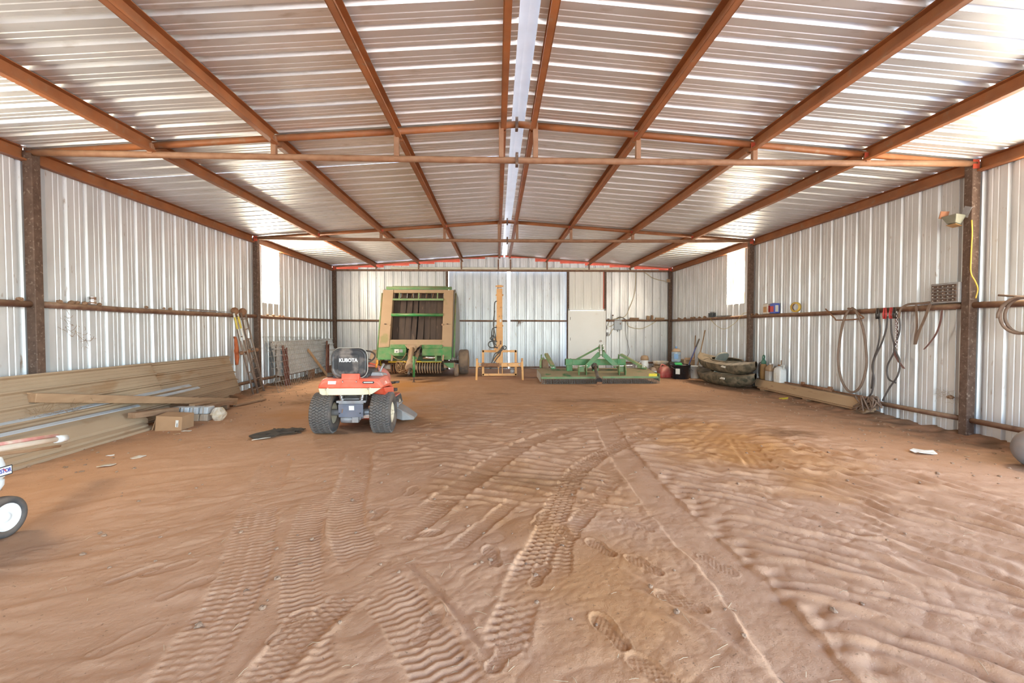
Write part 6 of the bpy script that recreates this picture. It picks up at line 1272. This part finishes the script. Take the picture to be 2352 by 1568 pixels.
mb = MB(); mb.tube(spline([(6.03,5.88,2.90),(6.03,5.87,2.75),(6.028,5.87,2.6),(6.028,5.875,2.4),(6.028,5.87,2.2),(6.06,5.84,2.08),(6.09,5.835,1.98),(6.07,5.84,1.86)],6),0.008,6); tag(mb.build('lamp_cord', plain('yellow cord',(0.68,0.45,0.06),0.45,0,0.1)), 'yellow cord running down the post below the flood lamp', 'cord')
# hose coil at the frame edge
mb = MB(); P = []
for k in range(60):
    a = 2*PI*k/26; P.append((XR-0.02-0.0012*k+0.02*math.sin(a*0.7), 5.24+0.21*math.sin(a), 1.615+0.215*math.cos(a)))
mb.tube(P,0.017,7); tag(mb.build('hose_coil', M['rope']), 'brown hose coil hanging on the right girt at the frame edge', 'hose')
hang('hose_tail', [(XR,5.05,1.84),(XR,5.25,1.84),(XR,5.40,1.86),(XR+0.02,5.55,1.88)], 0.014, 'rope', 'short hose end lying on the girt by the coil', 'hose')
# nest and dirt on the right wall
mb = MB(); rr = random.Random(31)
for k in range(36):
    t = rr.random(); p = Vector((6.13,6.38-0.30*t+rr.uniform(-.05,.05),0.55-0.10*t+rr.uniform(-.06,.06))); q_ = p+Vector((rr.uniform(-.03,0),rr.uniform(-.10,.10),rr.uniform(-.05,.07))); mb.tube([p,q_],0.0022,3,cap=False)
tag(mb.build('wall_cobweb', mat('pale web',(0.55,0.50,0.45),rough=0.9)), 'pale dusty cobweb clinging low on the right wall', 'cobweb', kind='stuff')
o = clod(MB(),(0,0,0),0.045,310,0.8).build('wall_mud_nest', M['dirt'], fixn=True); o.location = (6.145,6.02,1.43); tag(o, 'single mud dauber nest on the right wall below the cabinet', 'mud nest')
o = clod(MB(),(0,0,0),0.035,311,0.8).build('wall_mud_nest', M['dirt'], fixn=True); o.location = (6.13,6.2,0.49); tag(o, 'mud dauber nest within the pale cobweb on the right wall', 'mud nest')
# grey tank end at the right frame edge
GT = thing('air_tank', 'grey round-ended steel tank lying at the right frame edge', 'tank', (5.28,4.50,0.205),0.0)
mb = MB(); K = RY(PI/2); mb.lathe([(0,-0.12),(0.08,-0.115),(0.15,-0.085),(0.19,-0.03),(0.205,0.03),(0.205,0.62),(0.19,0.68),(0.12,0.73),(0,0.745)],32,K); mb.build('tank_shell', plain('blue grey tank paint',(0.20,0.22,0.25),0.45,0.2,0.45), GT); mb = MB(); mb.lathe([(0.207,-0.006),(0.209,0.0),(0.207,0.006)],32,TR(0.03,0,0) @ K); mb.build('weld_seam', M['greysteel'], GT)
for x in (0.08,0.55): mb = MB(); mb.box((x,0,-0.185),(0.05,0.26,0.04)); mb.build('foot', M['greysteel'], GT)

# ------------------------------------------------------------------ back wall fittings
EB = thing('breaker_panel', 'blue-grey electrical panel box on the back wall beside the white door', 'electrical box', (4.165,YB-0.05,1.435)); mb = MB(); mb.box((0,0,0.19),(0.29,0.09,0.385)); mb.build('panel_box', plain('blue grey enamel',(0.33,0.37,0.42),0.45,0.1,0.1), EB, bevel=0.006); mb = MB(); mb.box((0,-0.048,0.19),(0.26,0.008,0.35)); dr_ = mb.build('panel_door', plain('blue grey door',(0.36,0.40,0.45),0.45,0.1,0.1), EB, bevel=0.003); mb = MB(); mb.box((0.08,-0.056,0.22),(0.03,0.012,0.05)); mb.build('panel_latch', M['rustbrown'], dr_); mb = MB(); mb.tube([(0,0,0.0),(0,0.01,-0.07)],0.012,6); mb.build('conduit_stub', M['greysteel'], EB)
for z, nm, lab in ((1.52,'light_switch','white light switch plate between door and panel'),(1.27,'outlet_box','grey outlet box below the switch beside the door')):
    t = thing(nm, lab, 'switch', (3.795,YB-0.06,z)); mb = MB(); mb.box((0,0,0),(0.075,0.045,0.12 if z > 1.4 else 0.14)); mb.build('plate', M['poly'] if z > 1.4 else M['greysteel'], t, bevel=0.004); mb = MB(); mb.box((0,-0.027,0),(0.02,0.012,0.04)); mb.build('toggle', M['label'] if z > 1.4 else M['darkink'], t)
M['romex'] = plain('tan cable',(0.50,0.40,0.22),0.5,0,0.15); YW = YB-0.045
hang('electric_cable', [(4.83,YW,3.55),(4.81,YW,3.0),(4.74,YW,2.6),(4.60,YW,2.25),(4.45,YW-0.02,1.95),(4.20,YW-0.03,1.86),(4.0,YW-0.05,1.83)], 0.010, 'romex', 'tan cable dropping from the header to the panel', 'cable', n=8)
hang('electric_cable', [(5.12,YW,3.56),(5.28,YW,3.45),(5.45,YW,3.34),(5.70,YW,3.26),(5.93,YW,3.22)], 0.010, 'romex', 'tan cable from the header to the corner junction box', 'cable')
hang('electric_cable', [(4.05,YW,1.66),(3.90,YW,1.56),(3.80,YW,1.60),(3.86,YW,1.74),(4.0,YW,1.80),(4.15,YW-0.02,1.83)], 0.010, 'romex', 'yellowish cable looping left of the panel', 'cable')
hang('electric_cable', [(4.03,YW,1.50),(3.93,YW,1.38),(3.86,YW,1.24),(3.80,YW,1.21)], 0.010, 'romex', 'tan cable from the panel down to the outlet', 'cable')
hang('electric_cable', [(4.48,YW,1.74),(4.56,YW,1.58),(4.75,YW,1.50),(5.05,YW,1.48),(5.35,YW,1.60),(5.58,YW,1.74),(5.66,YW,1.80)], 0.010, 'romex', 'tan cable sagging to the right of the panel', 'cable')
hang('black_wire', [(4.45,YW,1.80),(4.46,YW,1.3),(4.55,YW,0.9),(4.60,YW,0.6),(4.52,YW,0.45)], 0.007, 'cable', 'thin dark wire hanging down right of the panel', 'wire')
hang('black_wire', [(4.12,YW-0.01,1.84),(4.22,YW-0.02,1.90),(4.34,YW-0.02,1.88),(4.44,YW-0.01,1.82)], 0.014, 'cable', 'black wire loop on the girt above the panel', 'wire')
jb = thing('junction_box', 'pale square junction box on the right back corner post', 'junction box', (5.985,YE-0.085,3.22)); mb = MB(); mb.box((0,0,0),(0.13,0.06,0.12)); mb.build('box', M['greyjug'], jb, bevel=0.005); mb = MB(); mb.box((0,-0.034,0),(0.12,0.008,0.11)); mb.build('cover', M['tandust'], jb)
GB = 1.775+0.036
def on_back(name, x, w_, h_, m, label, cat):
    t = thing(name, label, cat, (x,YE-0.005,GB)); mb = MB(); mb.loft([[(-w_/2,-0.03,0),(w_/2,-0.03,0),(w_/2,0.03,0),(-w_/2,0.03,0)],[(-w_/2*0.85,-0.025,h_),(w_/2*1.05,-0.025,h_*0.9),(w_/2*1.05,0.025,h_*0.9),(-w_/2*0.85,0.025,h_)]],smooth=False); mb.build('body', M[m], t, bevel=0.004, fixn=True); return t
t = thing('caulk_tube', 'white tube with a dark red cap on the back girt by the door', 'tube', (3.975,YE,GB)); mb = MB(); mb.lathe([(0.022,0),(0.024,0.005),(0.024,0.12),(0.012,0.135)],14); mb.build('tube_body', M['poly'], t); mb = MB(); mb.lathe([(0.026,0.135),(0.026,0.165),(0.015,0.175),(0,0.176)],14); mb.build('tube_cap', M['strap'], t)
on_back('black_gadget',3.81,0.07,0.035,'black','small black gadget on the back girt next to the door','gadget'); on_back('dusty_case',4.76,0.34,0.07,'dirt','flat dusty case lying on the back girt','case'); on_back('brown_carton',5.28,0.11,0.14,'tandust','small tan carton standing on the back girt','carton'); on_back('brown_bottle',5.42,0.085,0.16,'oldwood','round-shouldered brown lump standing on the back girt','bottle'); on_back('dusty_rag',5.70,0.34,0.07,'tandust','crumpled dusty cloth on the back girt near the corner','cloth')
# holes with daylight in the right door leaf are left as dents: wire twist on the door rail
mb = MB(); rr = random.Random(12)
for k in range(7): p = Vector((0.56+rr.uniform(-.03,.03),YB+0.01,1.77)); mb.tube(spline([p,p+Vector((rr.uniform(-.06,.06),-.02,rr.uniform(-.08,.02))),p+Vector((rr.uniform(-.1,.12),-.02,rr.uniform(-.22,-.05)))],4),0.006,5)
tag(mb.build('wire_twist', M['rustbrown']), 'rusty wire twist tied on the right sliding door rail', 'wire')
# oil rag and straws on the floor
rg = random.Random(17); mb = MB(); n = 26; vs_ = []; cx, cy = -3.30, 6.42
gridn = 12
for i in range(gridn+1):
    for j in range(gridn+1):
        u = i/gridn-0.5; v = j/gridn-0.5; e = 1.0+0.25*math.sin(9*u+5*v); x = cx+0.50*u*e+0.05*math.sin(7*v); y = cy+0.42*v*(1-0.8*u)+0.09*math.sin(5*u); vs_.append((x, y, hz(x,y)+0.012+0.018*abs(math.sin(11*u+6*v))+rg.uniform(0,0.012)))
mb.add(vs_, [(i*(gridn+1)+j,(i+1)*(gridn+1)+j,(i+1)*(gridn+1)+j+1,i*(gridn+1)+j+1) for i in range(gridn) for j in range(gridn)], True); o = mb.build('oily_rag', mat('blackish rag',(0.02,0.016,0.012),(0.065,0.045,0.03),rough=0.9,scale=14)); md = o.modifiers.new('t','SOLIDIFY'); md.thickness = 0.006; tag(o, 'dark crumpled oily rag on the sand left of the tractor', 'rag')
mb = MB(); mb.tube([(-3.50,6.05,hz(-3.5,6.05)+0.008),(-3.33,6.20,hz(-3.33,6.2)+0.012)],0.006,5); tag(mb.build('corn_stalk', M['ivory']), 'pale dry stalk lying by the oily rag', 'stalk')
# loose straw and pebbles scattered over the sand
M['strawbit'] = mat('pale straw', (0.55,0.43,0.28), rough=0.8)
mb = MB(); rr = random.Random(41)
for k in range(260):
    y = 1.7+5.5*rr.random()**1.4; x = rr.uniform(-0.95,0.95)*y*1.15
    if abs(x) > 5.6: continue
    a = rr.uniform(0,PI); l = rr.uniform(0.01,0.035); dx, dy = l*math.cos(a), l*math.sin(a)
    mb.tube([(x-dx,y-dy,hz(x-dx,y-dy)+0.003),(x,y,hz(x,y)+0.006),(x+dx,y+dy,hz(x+dx,y+dy)+0.003)],0.0011,3,cap=False)
o = mb.build('straw_bits', M['strawbit'], floor); o['kind'] = 'stuff'
mb = MB(); rr = random.Random(43)
for k in range(700):
    if k % 3: s = rr.choice((-1,1)); x = s*rr.uniform(4.4,5.9); y = rr.uniform(3.0,13)
    else: y = 2.0+7*rr.random(); x = rr.uniform(-1,1)*y
    if abs(x) > 5.9: continue
    clod(mb,(x,y,hz(x,y)+0.002),rr.uniform(0.006,0.018),k,0.7)
o = mb.build('dirt_clods', mat('sand clod', (0.36,0.225,0.14), (0.26,0.16,0.10), rough=0.95, scale=9), floor); o['kind'] = 'stuff'
